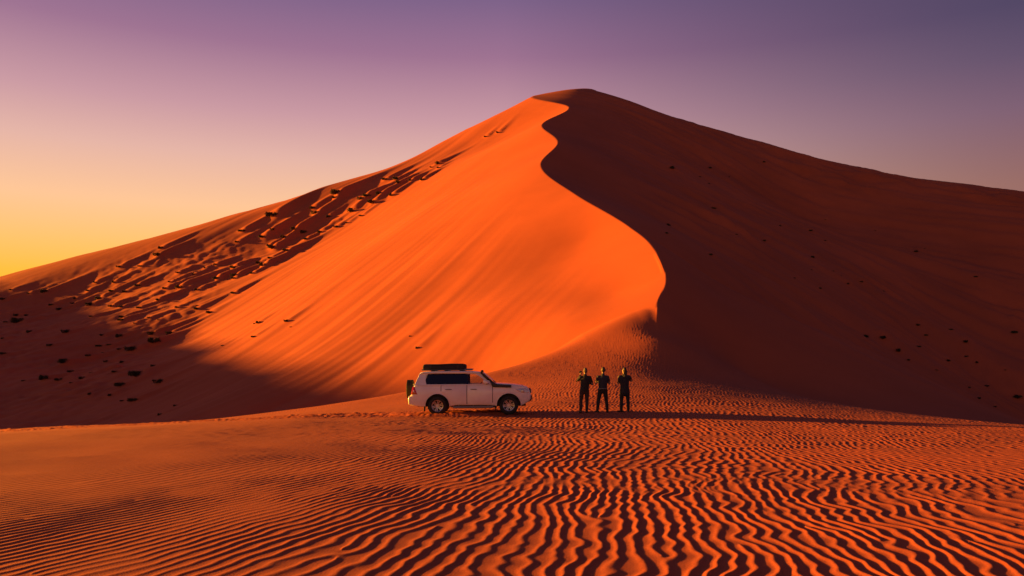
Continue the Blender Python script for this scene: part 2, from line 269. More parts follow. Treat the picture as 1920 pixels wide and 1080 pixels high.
def dune_detail(x, y, side):
    z = np.zeros_like(x)
    along = x * STREAK.x + y * STREAK.y; across = x * STREAK.y - y * STREAK.x
    cx = crest_x(y)
    dl = np.maximum(cx - x, 0)
    away = sstep(1.5, 22, dl) * (side < 0) * sstep(60, 75, y) * sstep(300, 240, y)
    wob = 2.2 * noise(along / 60, across / 25, 3)
    st = 0.55 * noise(along / 80, (across + wob) / 6.5, 4) + 0.26 * noise(along / 50, (across + wob) / 2.6, 5) + 0.16 * noise(along / 30, (across + wob) / 1.2, 6)
    env = 0.45 + 0.75 * np.clip(noise(along / 70, across / 30, 8) + 0.35, 0, 1)
    z += away * env * st * 0.42
    # broad undulation
    z += away * 0.5 * noise(x / 24, y / 30, 10)
    # the shoulder and the hollow on the left are hummocky
    xb = np.interp(y, [70, 100, 126, 158, 168, 176, 186, 198, 207], [-34, -44, -53, -50, -41, -29, -22, -13, -4])
    sh = sstep(1, -7, x - xb) * (side < 0) * sstep(68, 80, y) * sstep(-3, -20, y - np.interp(x, [-114, -31, 0], [176, 200, 216]))
    den = 0.35 + 0.9 * np.clip(0.5 + noise(x / 16, y / 16, 40), 0, 1)
    ha = x * 0.86 + y * 0.51; hc = x * 0.51 - y * 0.86
    hum = 0.40 * noise(along / 18, across / 9, 13) + 0.40 * np.maximum(noise(ha / 4.6, hc / 3.4, 11), -0.1) + 0.34 * np.abs(noise(ha / 2.6, hc / 2.0, 12)) + 0.15 * noise(ha / 1.5, hc / 1.3, 17)
    z += sh * den * hum * 0.72
    # lee side: faint slide lines
    lw = (side > 0) * sstep(4, 30, x - cx) * sstep(66, 84, y)
    la = x * 0.9 - y * 0.42; lc = x * 0.42 + y * 0.9
    z += lw * (0.8 * noise(la / 45, lc / 8, 14) + 0.5 * noise(la / 20, lc / 3.0, 15) + 1.9 * noise(la / 70, lc / 26, 16))
    far = (side > 0) * sstep(8, 34, x - cx) * sstep(92, 112, y) * np.clip(0.25 + noise(x / 22, y / 22, 41) * 1.2, 0, 1)
    z += far * (0.9 * noise(la / 7.5, lc / 3.2, 42) + 0.6 * np.abs(noise(la / 3.6, lc / 2.0, 43)))
    ridge = np.exp(-((lc - 148 - 6 * noise(la / 50, lc * 0, 19)) / 5.0) ** 2) * sstep(40, 70, x) * 1.1
    z += lw * ridge
    for (mx, my, a, w, ln) in MOUNDS:
        sel = (np.abs(x - mx) < ln * 3 + 3) & (np.abs(y - my) < ln * 3 + 3)
        if not sel.any(): continue
        dx = x[sel] - mx; dy = y[sel] - my
        t = dx * STREAK.x + dy * STREAK.y - 0.9 * w; c = dx * STREAK.y - dy * STREAK.x
        prof = np.where(t < 0, np.exp(-(t / (0.9 * w)) ** 2), np.exp(-(t / ln) ** 2))
        z[sel] += a * prof * np.exp(-(c / (w * (1 - 0.5 * np.clip(t / (2 * ln), 0, 1)))) ** 2)
    return z

_rd = np.random.RandomState(5)

def dislocations(y0, y1, n):
    yy = np.exp(_rd.uniform(np.log(y0), np.log(y1), n)); uu = _rd.uniform(-0.75, 0.72, n)
    return [(u * y, y, 1 if i % 2 else -1) for i, (u, y) in enumerate(zip(uu, yy))]
# wavelength, where it rules, how much it meanders: coarse ripples on the open flat, fine ones towards the ridge
RIPPLES = [(0.27, dislocations(6, 17, 60), 1.0, 0), (0.222, dislocations(11, 27, 60), 0.85, 50), (0.20, dislocations(19, 50, 50), 0.75, 90)]

def ripple_profile(x, y, lam, dis, wig, sd):
    y0 = {0: 10.5, 50: 18.0, 90: 31.0}[sd]; k = y0 / 11.0
    sq = {0: 0.30, 50: 0.12, 90: 0.0}[sd] * (x - 1.5 - np.sqrt((x - 1.5) ** 2 + 4.0)) * 0.5          # closer set towards the left
    a = x + sq - 0.10 * y - 0.68 * sstep(3.5 * k, -8.0 * k, x) * (y - y0)
    mid = 0.35 + 0.65 * sstep(-7, 3, x)
    a = a + 0.75 * noise(x / 6.5, y / 5.0, 21) + wig * lam * (0.62 * mid * noise(x / (5 * lam), y / (4.4 * lam), 22 + sd) + 0.44 * mid * noise(x / (2.3 * lam), y / (1.9 * lam), 23 + sd) + 0.10 * noise(x / lam, y / lam, 24 + sd))
    ph = a / lam
    for (dx, dy, s) in dis:
        ph = ph + s * np.arctan2((y - dy) * 0.45, x - dx) / (2 * np.pi)
    t = 2 * np.pi * ph
    return 0.5 + 0.5 * np.sin(t - 0.55 * np.cos(t))          # long rise towards +X, short steep lee

def tracks(x, y):
    """two wheel ruts coming in from the left and stopping at the parked car"""
    t = sstep(CAR_X + 4.3, CAR_X + 3.8, x)
    bend = np.where(x < CAR_X, 0.0095 * (x - CAR_X) ** 2, 0) + 0.25 * noise(x / 9, x * 0, 31)
    out = np.zeros_like(x); flat = np.zeros_like(x)
    for off in (-0.82, 0.82):
        for k, sh in ((0, 0.0), (1, 1.15), (1, -0.7), (1, 2.1)):
            d = y - (CAR_Y + off + bend * (1 + 0.5 * k) + sh * k * sstep(CAR_X + 2, CAR_X - 6, x))
            g = np.exp(-(d / 0.17) ** 4)
            out += t * (-0.06 * g + 0.045 * np.exp(-((np.abs(d) - 0.27) / 0.09) ** 2)) * (1 - 0.35 * k)
            flat = np.maximum(flat, t * np.exp(-(d / 0.33) ** 4) * (1 - 0.25 * k))
    return out, flat

_rf = random.Random(8)
FOOTPRINTS = []
for _a, _b, _n in (((-1.2, 32.2), (2.95, 33.0), 15), ((-0.7, 32.0), (3.7, 33.0), 16), ((0.2, 31.9), (4.6, 33.05), 16), ((2.4, 32.9), (5.3, 33.3), 11)):
    for _i in range(_n):
        _t = (_i + 0.5) / _n; _s = 0.09 if _i % 2 else -0.09
        FOOTPRINTS.append((_a[0] + (_b[0] - _a[0]) * _t + _rf.uniform(-0.06, 0.06), _a[1] + (_b[1] - _a[1]) * _t + _s + _rf.uniform(-0.05, 0.05) + 0.25 * math.sin(_t * 3.1), _rf.uniform(-0.3, 0.5)))
for _x in (3.04, 3.79, 4.68):
    for _i in range(6): FOOTPRINTS.append((_x + _rf.uniform(-0.45, 0.45), 33.25 + _rf.uniform(-0.5, 0.35), _rf.uniform(0, 3.1)))

def ripples(x, y, side):
    jit = y * (1 + 0.16 * noise(x / 3.0, y / 3.0, 29) + 0.10 * noise(x / 1.1, y / 1.1, 30))
    w1 = sstep(12.2, 16.0, jit); w2 = sstep(20.0, 26.0, jit)
    wts = (1 - w1, w1 * (1 - w2), w2)
    prof = np.zeros_like(x)
    for (lam, dis, wig, sd), w in zip(RIPPLES, wts):
        k = w > 0.001
        prof[k] += w[k] * lam * ripple_profile(x[k], y[k], lam, dis, wig, sd)
    amp = 0.067 * (0.88 + 0.4 * noise(x / 2.2, y / 2.2, 26))
    amp = amp * (1 + w2 * 0.9 * noise(x / 0.35, y / 0.5, 36))
    amp = amp * (0.55 + 0.45 * sstep(-0.35, 0.1, x / np.maximum(y, 5)))
    m = sstep(1.2, -1.5, fan_past(x, y))
    xl = np.interp(y, [30, 37, 43, 48, 53, 59, 64], [30, 27, 22.5, 18.5, 14.5, 13.2, 12.4])
    m = m * sstep(2.5, -2.5, x - xl) * sstep(66.0, 62, y)
    far = 1.0
    z = amp * m * far * prof
    tr, flat = tracks(x, y)
    z = z * (1 - 0.85 * flat) + tr * m + flat * m * (0.055 * np.abs(noise(x / 0.3, y / 0.4, 33)) + 0.05 * noise(x / 0.8, y / 0.5, 34))
    for (fx, fy, fa) in FOOTPRINTS:
        k = (np.abs(x - fx) < 0.4) & (np.abs(y - fy) < 0.4)
        if not k.any(): continue
        dx = x[k] - fx; dy = y[k] - fy
        u = dx * math.cos(fa) + dy * math.sin(fa); v = -dx * math.sin(fa) + dy * math.cos(fa)
        q = (u / 0.17) ** 2 + (v / 0.075) ** 2
        z[k] = z[k] * (1 - 0.8 * np.exp(-q * 0.6)) - 0.028 * np.exp(-q ** 2) + 0.014 * np.exp(-(np.sqrt(q) - 1.6) ** 2 * 3)
    z += m * 0.025 * noise(x / 3.5, y / 3.5, 27) * sstep(4, 12, y)
    return z

def height(x, y, detail=True):
    x = np.atleast_1d(np.asarray(x, float)); y = np.atleast_1d(np.asarray(y, float))
    side = np.where(x < crest_x(y), -1, 1)
    return base_height(x, y, side) + dune_detail(x, y, side)

def sheet(name, rows, nl, nr, nout, mat, with_ripples):
    R = len(rows); cols = nout + nl + nr + nout + 1
    X = np.zeros((R, cols)); Y = np.repeat(rows[:, None], cols, 1)
    Wd = np.maximum(rows, 8.0); cx = crest_x(rows)
    xl = -0.76 * Wd; xr = 0.74 * Wd
    po = (np.arange(nout) / nout)[None, :]
    X[:, :nout] = (xl[:, None] - (700 + xl[:, None]) * (1 - po) ** 2.2)
    tl = (np.arange(nl) / nl)[None, :]
    X[:, nout:nout + nl] = xl[:, None] + (cx - xl)[:, None] * tl
    tr = (np.arange(nr + 1) / nr)[None, :]
    X[:, nout + nl:nout + nl + nr + 1] = cx[:, None] + (xr - cx)[:, None] * tr
    pr = (np.arange(1, nout + 1) / nout)[None, :]
    X[:, nout + nl + nr + 1:] = xr[:, None] + (700 - xr[:, None]) * pr ** 2.2
    Sd = np.full((R, cols), -1); Sd[:, nout + nl:] = 1
    x, y, s = X.ravel(), Y.ravel(), Sd.ravel()
    z = base_height(x, y, s) + dune_detail(x, y, s)
    if with_ripples:
        sel = (np.abs(x) < 48) & (y > -5)
        zr = np.zeros_like(z); zr[sel] = ripples(x[sel], y[sel], s[sel]); z += zr
    co = np.stack([x, y, z], 1).astype(np.float32)
    i = np.arange(R - 1)[:, None] * cols + np.arange(cols - 1)[None, :]
    q = np.stack([i, i + 1, i + cols + 1, i + cols], -1).reshape(-1, 4).astype(np.int32)
    me = bpy.data.meshes.new(name)
    me.vertices.add(len(co)); me.vertices.foreach_set('co', co.ravel())
    me.loops.add(q.size); me.loops.foreach_set('vertex_index', q.ravel())
    me.polygons.add(len(q)); me.polygons.foreach_set('loop_start', np.arange(0, q.size, 4, dtype=np.int32))
    me.polygons.foreach_set('loop_total', np.full(len(q), 4, np.int32))
    me.polygons.foreach_set('use_smooth', np.ones(len(q), bool))
    me.update(calc_edges=True)
    return setp(link(name, me, mat), kind='structure')

CAR_X, CAR_Y = -4.18, 33.55              # rear bumper, centre line
SEAM = 66.0
near_rows = np.concatenate([np.linspace(-60, 4.5, 14), np.geomspace(5.5, 30, 640)[:-1], np.geomspace(30, SEAM, 200)])
far_rows = np.concatenate([np.geomspace(SEAM, 265, 390), np.geomspace(272, 700, 28)])
ground = sheet('sand_ground', near_rows, 800, 490, 30, M['sand'], True)
dune = sheet('dune', far_rows, 470, 270, 60, M['dune'], True)
setp(ground, 'rippled red sand flat in front of the dune'); setp(dune, 'tall red sand dune with sharp winding crest')
# ---------------------------------------------------------------- shrubs
M['leaf'] = material('dry_shrub_leaf', (0.042, 0.036, 0.016), 0.8, vary=0.45, vscale=5)
M['stem'] = material('dry_shrub_stem', (0.060, 0.035, 0.020), 0.9, vary=0.3)

def shrub_meshes(seed, squat):
    """a desert shrub one metre across: woody stems and several hundred narrow leaves"""
    r = random.Random(seed); lb = bmesh.new(); sb = bmesh.new()
    clumps = [(r.uniform(-0.42, 0.42), r.uniform(-0.26, 0.26), r.uniform(0.55, 1.0)) for _ in range(7)]
    for cx, cy, h in clumps:
        for k in range(5):                                   # stems
            a = r.uniform(0, 6.283); out = r.uniform(0.08, 0.22)
            p0 = Vector((cx * 0.4, cy * 0.4, -0.12)); p1 = Vector((cx + out * math.cos(a), cy + out * math.sin(a), h * 0.5 * squat))
            w = Vector((-math.sin(a), math.cos(a), 0)) * 0.012; u = Vector((math.cos(a), math.sin(a), 0)) * 0.012
            v = [sb.verts.new(q) for q in (p0 + w, p0 - w, p0 + u, p1)]
            sb.faces.new((v[0], v[1], v[3])); sb.faces.new((v[1], v[2], v[3])); sb.faces.new((v[2], v[0], v[3]))
        for k in range(80):                                  # leaves
            a = r.uniform(0, 6.283); e = r.uniform(-0.1, 1.35); rad = 0.23 * r.random() ** 0.4
            c = Vector((cx + rad * math.cos(a) * math.cos(e), cy + rad * math.sin(a) * math.cos(e), squat * (-0.04 + 0.22 * h * r.random() + rad * math.sin(e) * 1.15)))
            d = Vector((math.cos(a) * 0.8, math.sin(a) * 0.8, r.uniform(0.2, 1.2))).normalized()
            s = d.cross(Vector((r.uniform(-1, 1), r.uniform(-1, 1), r.uniform(-1, 1)))).normalized()
            L = r.uniform(0.09, 0.26); w = L * r.uniform(0.10, 0.22)
            v = [lb.verts.new(q) for q in (c - d * L * 0.5, c + s * w, c + d * L * 0.6, c - s * w)]
            lb.faces.new(v)
    out = []
    for n, b, m in (('foliage', lb, M['leaf']), ('stems', sb, M['stem'])):
        me = bpy.data.meshes.new(n); b.to_mesh(me); b.free(); me.materials.append(m); out.append(me)
    return out
SHRUB_KINDS = [shrub_meshes(k, q) for k, q in enumerate((0.95, 0.75, 1.1, 0.7, 0.9))]

def plant(lst, scale, label_small, label_big, group):
    xs = np.array([p[0] for p in lst]); ys = np.array([p[1] for p in lst]); zs = height(xs, ys)
    r = random.Random(len(lst))
    for (x, y, s), z in zip(lst, zs):
        fol, stm = SHRUB_KINDS[r.randrange(5)]
        big = s * scale > 1.75
        t = empty('desert_shrub', (x, y, float(z) - 0.05), r.uniform(0.4, 1.4))
        k = s * scale * r.uniform(0.85, 1.15); t.scale = (k, k * r.uniform(0.8, 1.1), k * r.uniform(0.8, 1.15))
        setp(link('foliage', fol, None, t), kind='stuff'); setp(link('stems', stm, None, t), kind='stuff')
        setp(t, label_big if big else label_small, 'shrub', group + (', wide ones' if big else ', small ones'))

plant(SHRUBS_SHOULDER, 0.62, 'small dark shrub on a hummock of the sunlit left shoulder of the dune', 'wide dark shrub on a hummock of the sunlit left shoulder of the dune', 'shrubs on the sunlit shoulder')
plant(SHRUBS_HOLLOW, 0.78, 'small shrub in the shadowed hollow at the foot of the left shoulder', 'wide bushy shrub in the shadowed hollow at the foot of the left shoulder', 'shrubs in the shadowed hollow')
plant(SHRUBS_LONE, 0.6, 'lone small tuft on the smooth bright orange dune face', 'lone wide shrub at the edge of the smooth bright orange face', 'lone tufts on the bright face')
plant(SHRUBS_BAND, 0.6, 'small dark shrub in the band running up beside the bright face', 'wide dark shrub in the band running up beside the bright face', 'shrubs in the band up the ridge')
plant(SHRUBS_LEE, 0.46, 'small shrub scattered on the dark shaded slope behind the people', 'wide shrub on the dark shaded slope behind the people', 'shrubs on the shaded slope')
# ---------------------------------------------------------------- off-road car
M['paint'] = material('white_paint', (0.78, 0.77, 0.76), 0.35, coat=0.6, vary=0.05, vscale=2.5)
def dusty(m):
    """road dust settled on the lower body"""
    n = m.node_tree.nodes; l = m.node_tree.links; b = n['Principled BSDF']
    t = n.new('ShaderNodeTexCoord'); s = n.new('ShaderNodeSeparateXYZ'); l.new(t.outputs['Object'], s.inputs[0])
    z = n.new('ShaderNodeMapRange'); l.new(s.outputs['Z'], z.inputs['Value']); z.inputs['From Min'].default_value = 1.25; z.inputs['From Max'].default_value = 0.3; z.inputs['To Min'].default_value = 0.06; z.inputs['To Max'].default_value = 0.5
    x = n.new('ShaderNodeTexNoise'); x.inputs['Scale'].default_value = 3.5; x.inputs['Detail'].default_value = 8; x.inputs['Roughness'].default_value = 0.65; l.new(t.outputs['Object'], x.inputs['Vector'])
    k = n.new('ShaderNodeMath'); k.operation = 'MULTIPLY'; l.new(z.outputs[0], k.inputs[0]); l.new(x.outputs['Fac'], k.inputs[1])
    src = b.inputs['Base Color'].links[0].from_socket
    mx = n.new('ShaderNodeMix'); mx.data_type = 'RGBA'; l.new(k.outputs[0], mx.inputs[0]); l.new(src, mx.inputs[6]); mx.inputs[7].default_value = (0.42, 0.19, 0.11, 1); l.new(mx.outputs[2], b.inputs['Base Color'])
    r = n.new('ShaderNodeMapRange'); l.new(k.outputs[0], r.inputs['Value']); r.inputs['To Min'].default_value = 0.33; r.inputs['To Max'].default_value = 0.85; l.new(r.outputs[0], b.inputs['Roughness'])
dusty(M['paint'])
M['black_plastic'] = material('black_plastic', (0.018, 0.018, 0.02), 0.55, vary=0.2)
M['rubber'] = material('tyre_rubber', (0.016, 0.015, 0.015), 0.85, vary=0.25, bump=0.3)
M['alloy'] = material('alloy', (0.55, 0.54, 0.55), 0.32, metal=0.7)
M['canvas'] = material('black_canvas', (0.020, 0.020, 0.024), 0.85, vary=0.3, bump=0.5, bscale=40)
M['rack'] = material('rack_tube', (0.22, 0.21, 0.22), 0.45, metal=0.4)
M['tint'] = material('tinted_glass', (0.006, 0.006, 0.008), 0.06, spec=0.6)
M['red_lens'] = material('red_lens', (0.45, 0.012, 0.008), 0.15, coat=0.5)
M['lens'] = material('clear_lens', (0.50, 0.50, 0.55), 0.12, metal=0.35, coat=0.6)
M['cabin'] = material('dark_upholstery', (0.03, 0.028, 0.028), 0.9, vary=0.2)
def glass_material():
    m = bpy.data.materials.new('clear_glass'); m.use_nodes = True; n = m.node_tree.nodes; l = m.node_tree.links; n.clear()
    t = n.new('ShaderNodeBsdfTransparent'); t.inputs[0].default_value = (0.86, 0.88, 0.87, 1)
    g = n.new('ShaderNodeBsdfGlossy'); g.inputs['Roughness'].default_value = 0.03
    f = n.new('ShaderNodeFresnel'); f.inputs[0].default_value = 1.35
    x = n.new('ShaderNodeMixShader'); o = n.new('ShaderNodeOutputMaterial')
    l.new(f.outputs[0], x.inputs[0]); l.new(t.outputs[0], x.inputs[1]); l.new(g.outputs[0], x.inputs[2]); l.new(x.outputs[0], o.inputs[0])
    return m
M['glass'] = glass_material()

def mesh_of(name, verts, faces, smooth=False):
    me = bpy.data.meshes.new(name); me.from_pydata([tuple(v) for v in verts], [], faces); me.update()
    if smooth:
        me.polygons.foreach_set('use_smooth', [True] * len(me.polygons))
        me.set_sharp_from_angle(angle=math.radians(38))
    return me

def offset_poly(pts, d):
    n = len(pts); out = []
    for i in range(n):
        a, b, c = Vector(pts[i - 1]), Vector(pts[i]), Vector(pts[(i + 1) % n])
        e1 = (b - a).normalized(); e2 = (c - b).normalized()
        n1 = Vector((-e1.y, e1.x)); n2 = Vector((-e2.y, e2.x)); m = (n1 + n2)
        if m.length < 1e-6: m = n1
        m.normalize(); k = d / max(0.5, m.dot(n1)); out.append((b.x + m.x * k, b.y + m.y * k))
    return out

def extruded(name, outline, y0, y1, r=0.03, segs=3, shape=None, cuts=()):
    """closed outline in X-Z (counter-clockwise), extruded between y0 and y1 with rounded rims; shape(x, y, z) may bend it"""
    n = len(outline); rings = []
    for i in range(segs + 1):
        a = math.pi / 2 * i / segs
        rings.append((y0 + r * (1 - math.sin(a)), offset_poly(outline, r * (1 - math.cos(a)))))
    left = [(y, o) for y, o in reversed([(y0 + r * (1 - math.sin(math.pi / 2 * i / segs)), offset_poly(outline, r * (1 - math.sin(math.pi / 2 * (1 - i / segs))))) for i in range(segs + 1)])]
    rings = left + [(y0 + y1 - y, o) for y, o in reversed(left)]
    V = []; F = []
    for y, o in rings: V += [(p[0], y, p[1]) for p in o]
    for k in range(len(rings) - 1):
        for i in range(n):
            j = (i + 1) % n
            F.append((k * n + i, k * n + j, (k + 1) * n + j, (k + 1) * n + i))
    bm = bmesh.new(); vs = [bm.verts.new(v) for v in V]
    for f in F: bm.faces.new([vs[i] for i in f])
    flat = [Vector((p[0], p[1], 0)) for p in rings[0][1]]
    top = (len(rings) - 1) * n
    for i, j, k in tessellate_polygon([flat]):               # end caps, cut in the plane of the outline
        if len({i, j, k}) == 3:
            bm.faces.new((vs[k], vs[j], vs[i])); bm.faces.new((vs[top + i], vs[top + j], vs[top + k]))
    for axis, v in cuts:                                     # extra edge loops so that the shape can bend
        co = (v, 0, 0) if axis == 'x' else (0, 0, v); no = (1, 0, 0) if axis == 'x' else (0, 0, 1)
        bmesh.ops.bisect_plane(bm, geom=bm.verts[:] + bm.edges[:] + bm.faces[:], plane_co=co, plane_no=no, dist=1e-5)
    if shape:
        for v in bm.verts: v.co = shape(*v.co)
    bmesh.ops.recalc_face_normals(bm, faces=bm.faces)
    me = bpy.data.meshes.new(name); bm.to_mesh(me); bm.free()
    me.polygons.foreach_set('use_smooth', [True] * len(me.polygons)); me.set_sharp_from_angle(angle=math.radians(35))
    return me
BODY_CUTS = [('z', v) for v in (0.54, 0.62, 0.72, 0.80, 0.88, 0.95, 1.01, 1.07, 1.13, 1.19)] + [('x', v) for v in (0.25, 0.5, 3.9, 4.15, 4.4, 4.6, 4.75)]

def arc(cx, cz, r, a0, a1, n):
    return [(cx + r * math.cos(math.radians(a0 + (a1 - a0) * i / n)), cz + r * math.sin(math.radians(a0 + (a1 - a0) * i / n))) for i in range(n + 1)]

def tube(bm, pts, r, n=8):
    rings = []
    for i, p in enumerate(pts):
        p = Vector(p); a = Vector(pts[max(i - 1, 0)]); b = Vector(pts[min(i + 1, len(pts) - 1)])
        d = (b - a).normalized(); u = d.orthogonal().normalized(); w = d.cross(u)
        rings.append([bm.verts.new(p + (u * math.cos(6.2832 * k / n) + w * math.sin(6.2832 * k / n)) * r) for k in range(n)])
    for i in range(len(rings) - 1):
        for k in range(n):
            bm.faces.new((rings[i][k], rings[i][(k + 1) % n], rings[i + 1][(k + 1) % n], rings[i + 1][k]))
    bm.faces.new(rings[0][::-1]); bm.faces.new(rings[-1])

def bm_obj(name, bm, mat, parent, smooth=True):
    bmesh.ops.recalc_face_normals(bm, faces=bm.faces)
    me = bpy.data.meshes.new(name); bm.to_mesh(me); bm.free()
    if smooth:
        me.polygons.foreach_set('use_smooth', [True] * len(me.polygons)); me.set_sharp_from_angle(angle=math.radians(35))
    return link(name, me, mat, parent)

def lathe(name, prof, seg=40):
    """profile of (y, radius) turned about the Y axis"""
    V = []; F = []; n = len(prof)
    for k in range(seg):
        a = 2 * math.pi * k / seg
        V += [(r * math.cos(a), y, r * math.sin(a)) for y, r in prof]
    for k in range(seg):
        for i in range(n - 1):
            a, b = k * n + i, ((k + 1) % seg) * n + i
            F.append((a, a + 1, b + 1, b))
    return mesh_of(name, V, F, True)

HW = 0.96
def body_shape(x, y, z):
    k = 1.0
    if x > 3.9: k -= 0.20 * ((x - 3.9) / 1.05) ** 2
    if x < 0.5: k -= 0.07 * ((0.5 - x) / 0.5) ** 2
    if z < 0.62: k -= 0.035 * (0.62 - z) / 0.3
    if z > 0.80: k -= 0.095 * ((z - 0.80) / 0.48) ** 2.2
    zz = z
    if z > 1.12 and x > 3.4: zz += 0.03 * (1 - (y / HW) ** 2)
    bulge = 0.05 * (1 - (y / HW) ** 2)
    xx = x + (bulge if x > 4.7 else (-bulge * 0.6 if x < 0.2 else 0))
    return (xx, y * k, zz)

def make_car():
    car = empty('off_road_car', (CAR_X, CAR_Y, 0))
    setp(car, 'white off-road car with rooftop tent, snorkel and rear spare wheel, parked on rippled sand', 'car')
    RA, FA = 1.14, 4.05                                     # axles
    WZ = 0.385
    # body below the window line, wheel arches cut in
    o = [(0.03, 0.42), (0.44, 0.36)]
    o += arc(RA, WZ, 0.50, 183, -3, 18)
    o += [(1.9, 0.40), (2.6, 0.40), (3.3, 0.39)] + arc(FA, WZ, 0.50, 183, -3, 18)
    o += [(4.70, 0.42), (4.88, 0.54), (4.94, 0.62), (4.955, 0.78), (4.93, 0.92), (4.89, 1.03), (4.80, 1.12), (4.66, 1.165), (4.40, 1.215), (4.05, 1.255), (3.70, 1.275), (3.50, 1.285)]
    o += [(3.2, 1.255), (2.4, 1.245), (1.4, 1.235), (0.40, 1.235), (0.20, 1.225), (0.14, 1.10), (0.09, 0.86), (0.02, 0.80), (-0.01, 0.62)]
    body = link('body', extruded('body', o, -HW, HW, 0.05, 4, body_shape, BODY_CUTS), M['paint'], car)
    bumper_r = link('rear_bumper', extruded('rear_bumper', [(-0.045, 0.45), (0.42, 0.40), (0.42, 0.79), (-0.02, 0.795), (-0.06, 0.70)], -HW * 0.955, HW * 0.955, 0.05), M['paint'], car)
    # floor and inner wheel housings
    bm = bmesh.new()
    for x0, x1, z0, z1 in ((0.30, 4.75, 0.34, 0.66), (0.25, 4.6, 0.60, 1.0)):
        bmesh.ops.create_cube(bm, size=1, matrix=Matrix.Translation(((x0 + x1) / 2, 0, (z0 + z1) / 2)) @ Matrix.Diagonal((x1 - x0, 1.24, z1 - z0, 1)))
    bm_obj('underbody', bm, M['black_plastic'], car, False)
    for ax, nm in ((RA, 'rear'), (FA, 'front')):
        bm = bmesh.new(); tube(bm, [(ax, -0.72, WZ), (ax, 0.72, WZ)], 0.06, 10); bm_obj('axle', bm, M['black_plastic'], car)
    # roof
    ro = [(0.42, 1.70), (3.00, 1.70), (2.86, 1.752), (2.55, 1.785), (1.8, 1.80), (0.9, 1.79), (0.56, 1.775), (0.46, 1.75)]
    def roof_shape(x, y, z): return (x, y * (1 - 0.06 * max(0, (x - 2.2) / 0.8) ** 2), z + 0.03 * (1 - (y / 0.80) ** 2))
    link('roof', extruded('roof', ro, -0.82, 0.82, 0.05, 4, roof_shape), M['paint'], car)
    # cabin sides: frame between outer line and the window opening
    def side_y(z): return 0.925 - 0.20 * (z - 1.22) / 0.55
    outer = [(0.21, 1.22), (1.3, 1.22), (2.4, 1.23), (3.52, 1.24), (3.30, 1.42), (3.10, 1.57), (2.95, 1.69), (2.80, 1.735), (2.2, 1.75), (1.3, 1.75), (0.55, 1.745), (0.43, 1.70), (0.33, 1.50)]
    inner = [(0.70, 1.265), (1.3, 1.262), (2.35, 1.262), (3.26, 1.265), (3.10, 1.40), (2.96, 1.51), (2.83, 1.605), (2.70, 1.66), (2.2, 1.69), (1.3, 1.695), (0.78, 1.688), (0.70, 1.64), (0.655, 1.42)]
    panes = {'quarter_window': ([(0.69, 1.255), (1.27, 1.255), (1.27, 1.70), (0.76, 1.695), (0.645, 1.42)], 'tint'),
             'rear_door_window': ([(1.33, 1.255), (2.31, 1.255), (2.31, 1.70), (1.33, 1.70)], 'tint'),
             'front_door_window': ([(2.38, 1.255), (3.05, 1.255), (3.04, 1.45), (2.82, 1.615), (2.69, 1.67), (2.38, 1.695)], 'glass'),
             'corner_window': ([(3.085, 1.255), (3.27, 1.255), (3.085, 1.41)], 'tint')}
    for s in (-1, 1):
        n = len(outer)
        V = [(x, s * side_y(z), z) for x, z in outer] + [(x, s * (side_y(z) + 0.002), z) for x, z in inner] + [(x, s * (side_y(z) - 0.05), z) for x, z in inner] + [(x, s * (side_y(z) - 0.06), z) for x, z in outer]
        F = []
        for i in range(n):
            j = (i + 1) % n
            F += [(i, j, n + j, n + i), (n + i, n + j, 2 * n + j, 2 * n + i), (2 * n + i, 2 * n + j, 3 * n + j, 3 * n + i), (3 * n + i, 3 * n + j, j, i)]
        bm = bmesh.new(); vs = [bm.verts.new(v) for v in V]
        for f in F: bm.faces.new([vs[i] for i in f])
        fr = bm_obj('cabin_side', bm, M['paint'], car)
        for nm, (pl, mt) in panes.items():
            if s > 0 and nm == 'corner_window' and False: continue
            P = [(x, s * (side_y(z) - 0.018), z) for x, z in pl]; Q = [(x, s * (side_y(z) - 0.024), z) for x, z in pl]
            k = len(pl)
            me = mesh_of(nm, P + Q, [tuple(range(k)), tuple(range(2 * k - 1, k - 1, -1))] + [(i, (i + 1) % k, k + (i + 1) % k, k + i) for i in range(k)])
            link(nm, me, M[mt], car)
        for x0, x1 in ((1.255, 1.345), (2.295, 2.395), (3.04, 3.095)):    # black door posts between the panes
            top = 1.70 if x1 < 3 else 1.47
            V = []
            for x, z in ((x0, 1.25), (x1, 1.25), (x1, top if x1 < 3 else 1.43), (x0, top)):
                V += [(x, s * (side_y(z) - 0.012), z), (x, s * (side_y(z) - 0.05), z)]
            me = mesh_of('door_post', V, [(0, 2, 4, 6), (1, 7, 5, 3), (0, 1, 3, 2), (2, 3, 5, 4), (4, 5, 7, 6), (6, 7, 1, 0)])
            link('door_post', me, M['tint'], car)
        # doors, 6 mm proud of the body
        rd = [(1.76, 0.45), (2.335, 0.45), (2.335, 1.215), (1.31, 1.215), (1.31, 0.97), (1.48, 0.86), (1.62, 0.68)]
        fd = [(2.365, 0.45), (3.36, 0.45), (3.39, 0.95), (3.38, 1.225), (2.365, 1.215)]
        for nm, pl, hx in (('rear_door', rd, 1.50), ('front_door', fd, 2.52)):
            def dshape(x, y, z): return body_shape(x, y, z)
            y0, y1 = (-HW - 0.008, -HW + 0.03) if s < 0 else (HW - 0.03, HW + 0.008)
            d = link(nm, extruded(nm, pl, y0, y1, 0.007, 2, dshape, BODY_CUTS), M['paint'], car)
            bm = bmesh.new(); yy = s * (HW + 0.03) * 0.985
            tube(bm, [(hx - 0.02, s * 0.94, 1.05), (hx, yy, 1.052), (hx + 0.20, yy, 1.052), (hx + 0.22, s * 0.94, 1.05)], 0.016, 8)
            bm_obj('door_handle', bm, M['rack'], d)
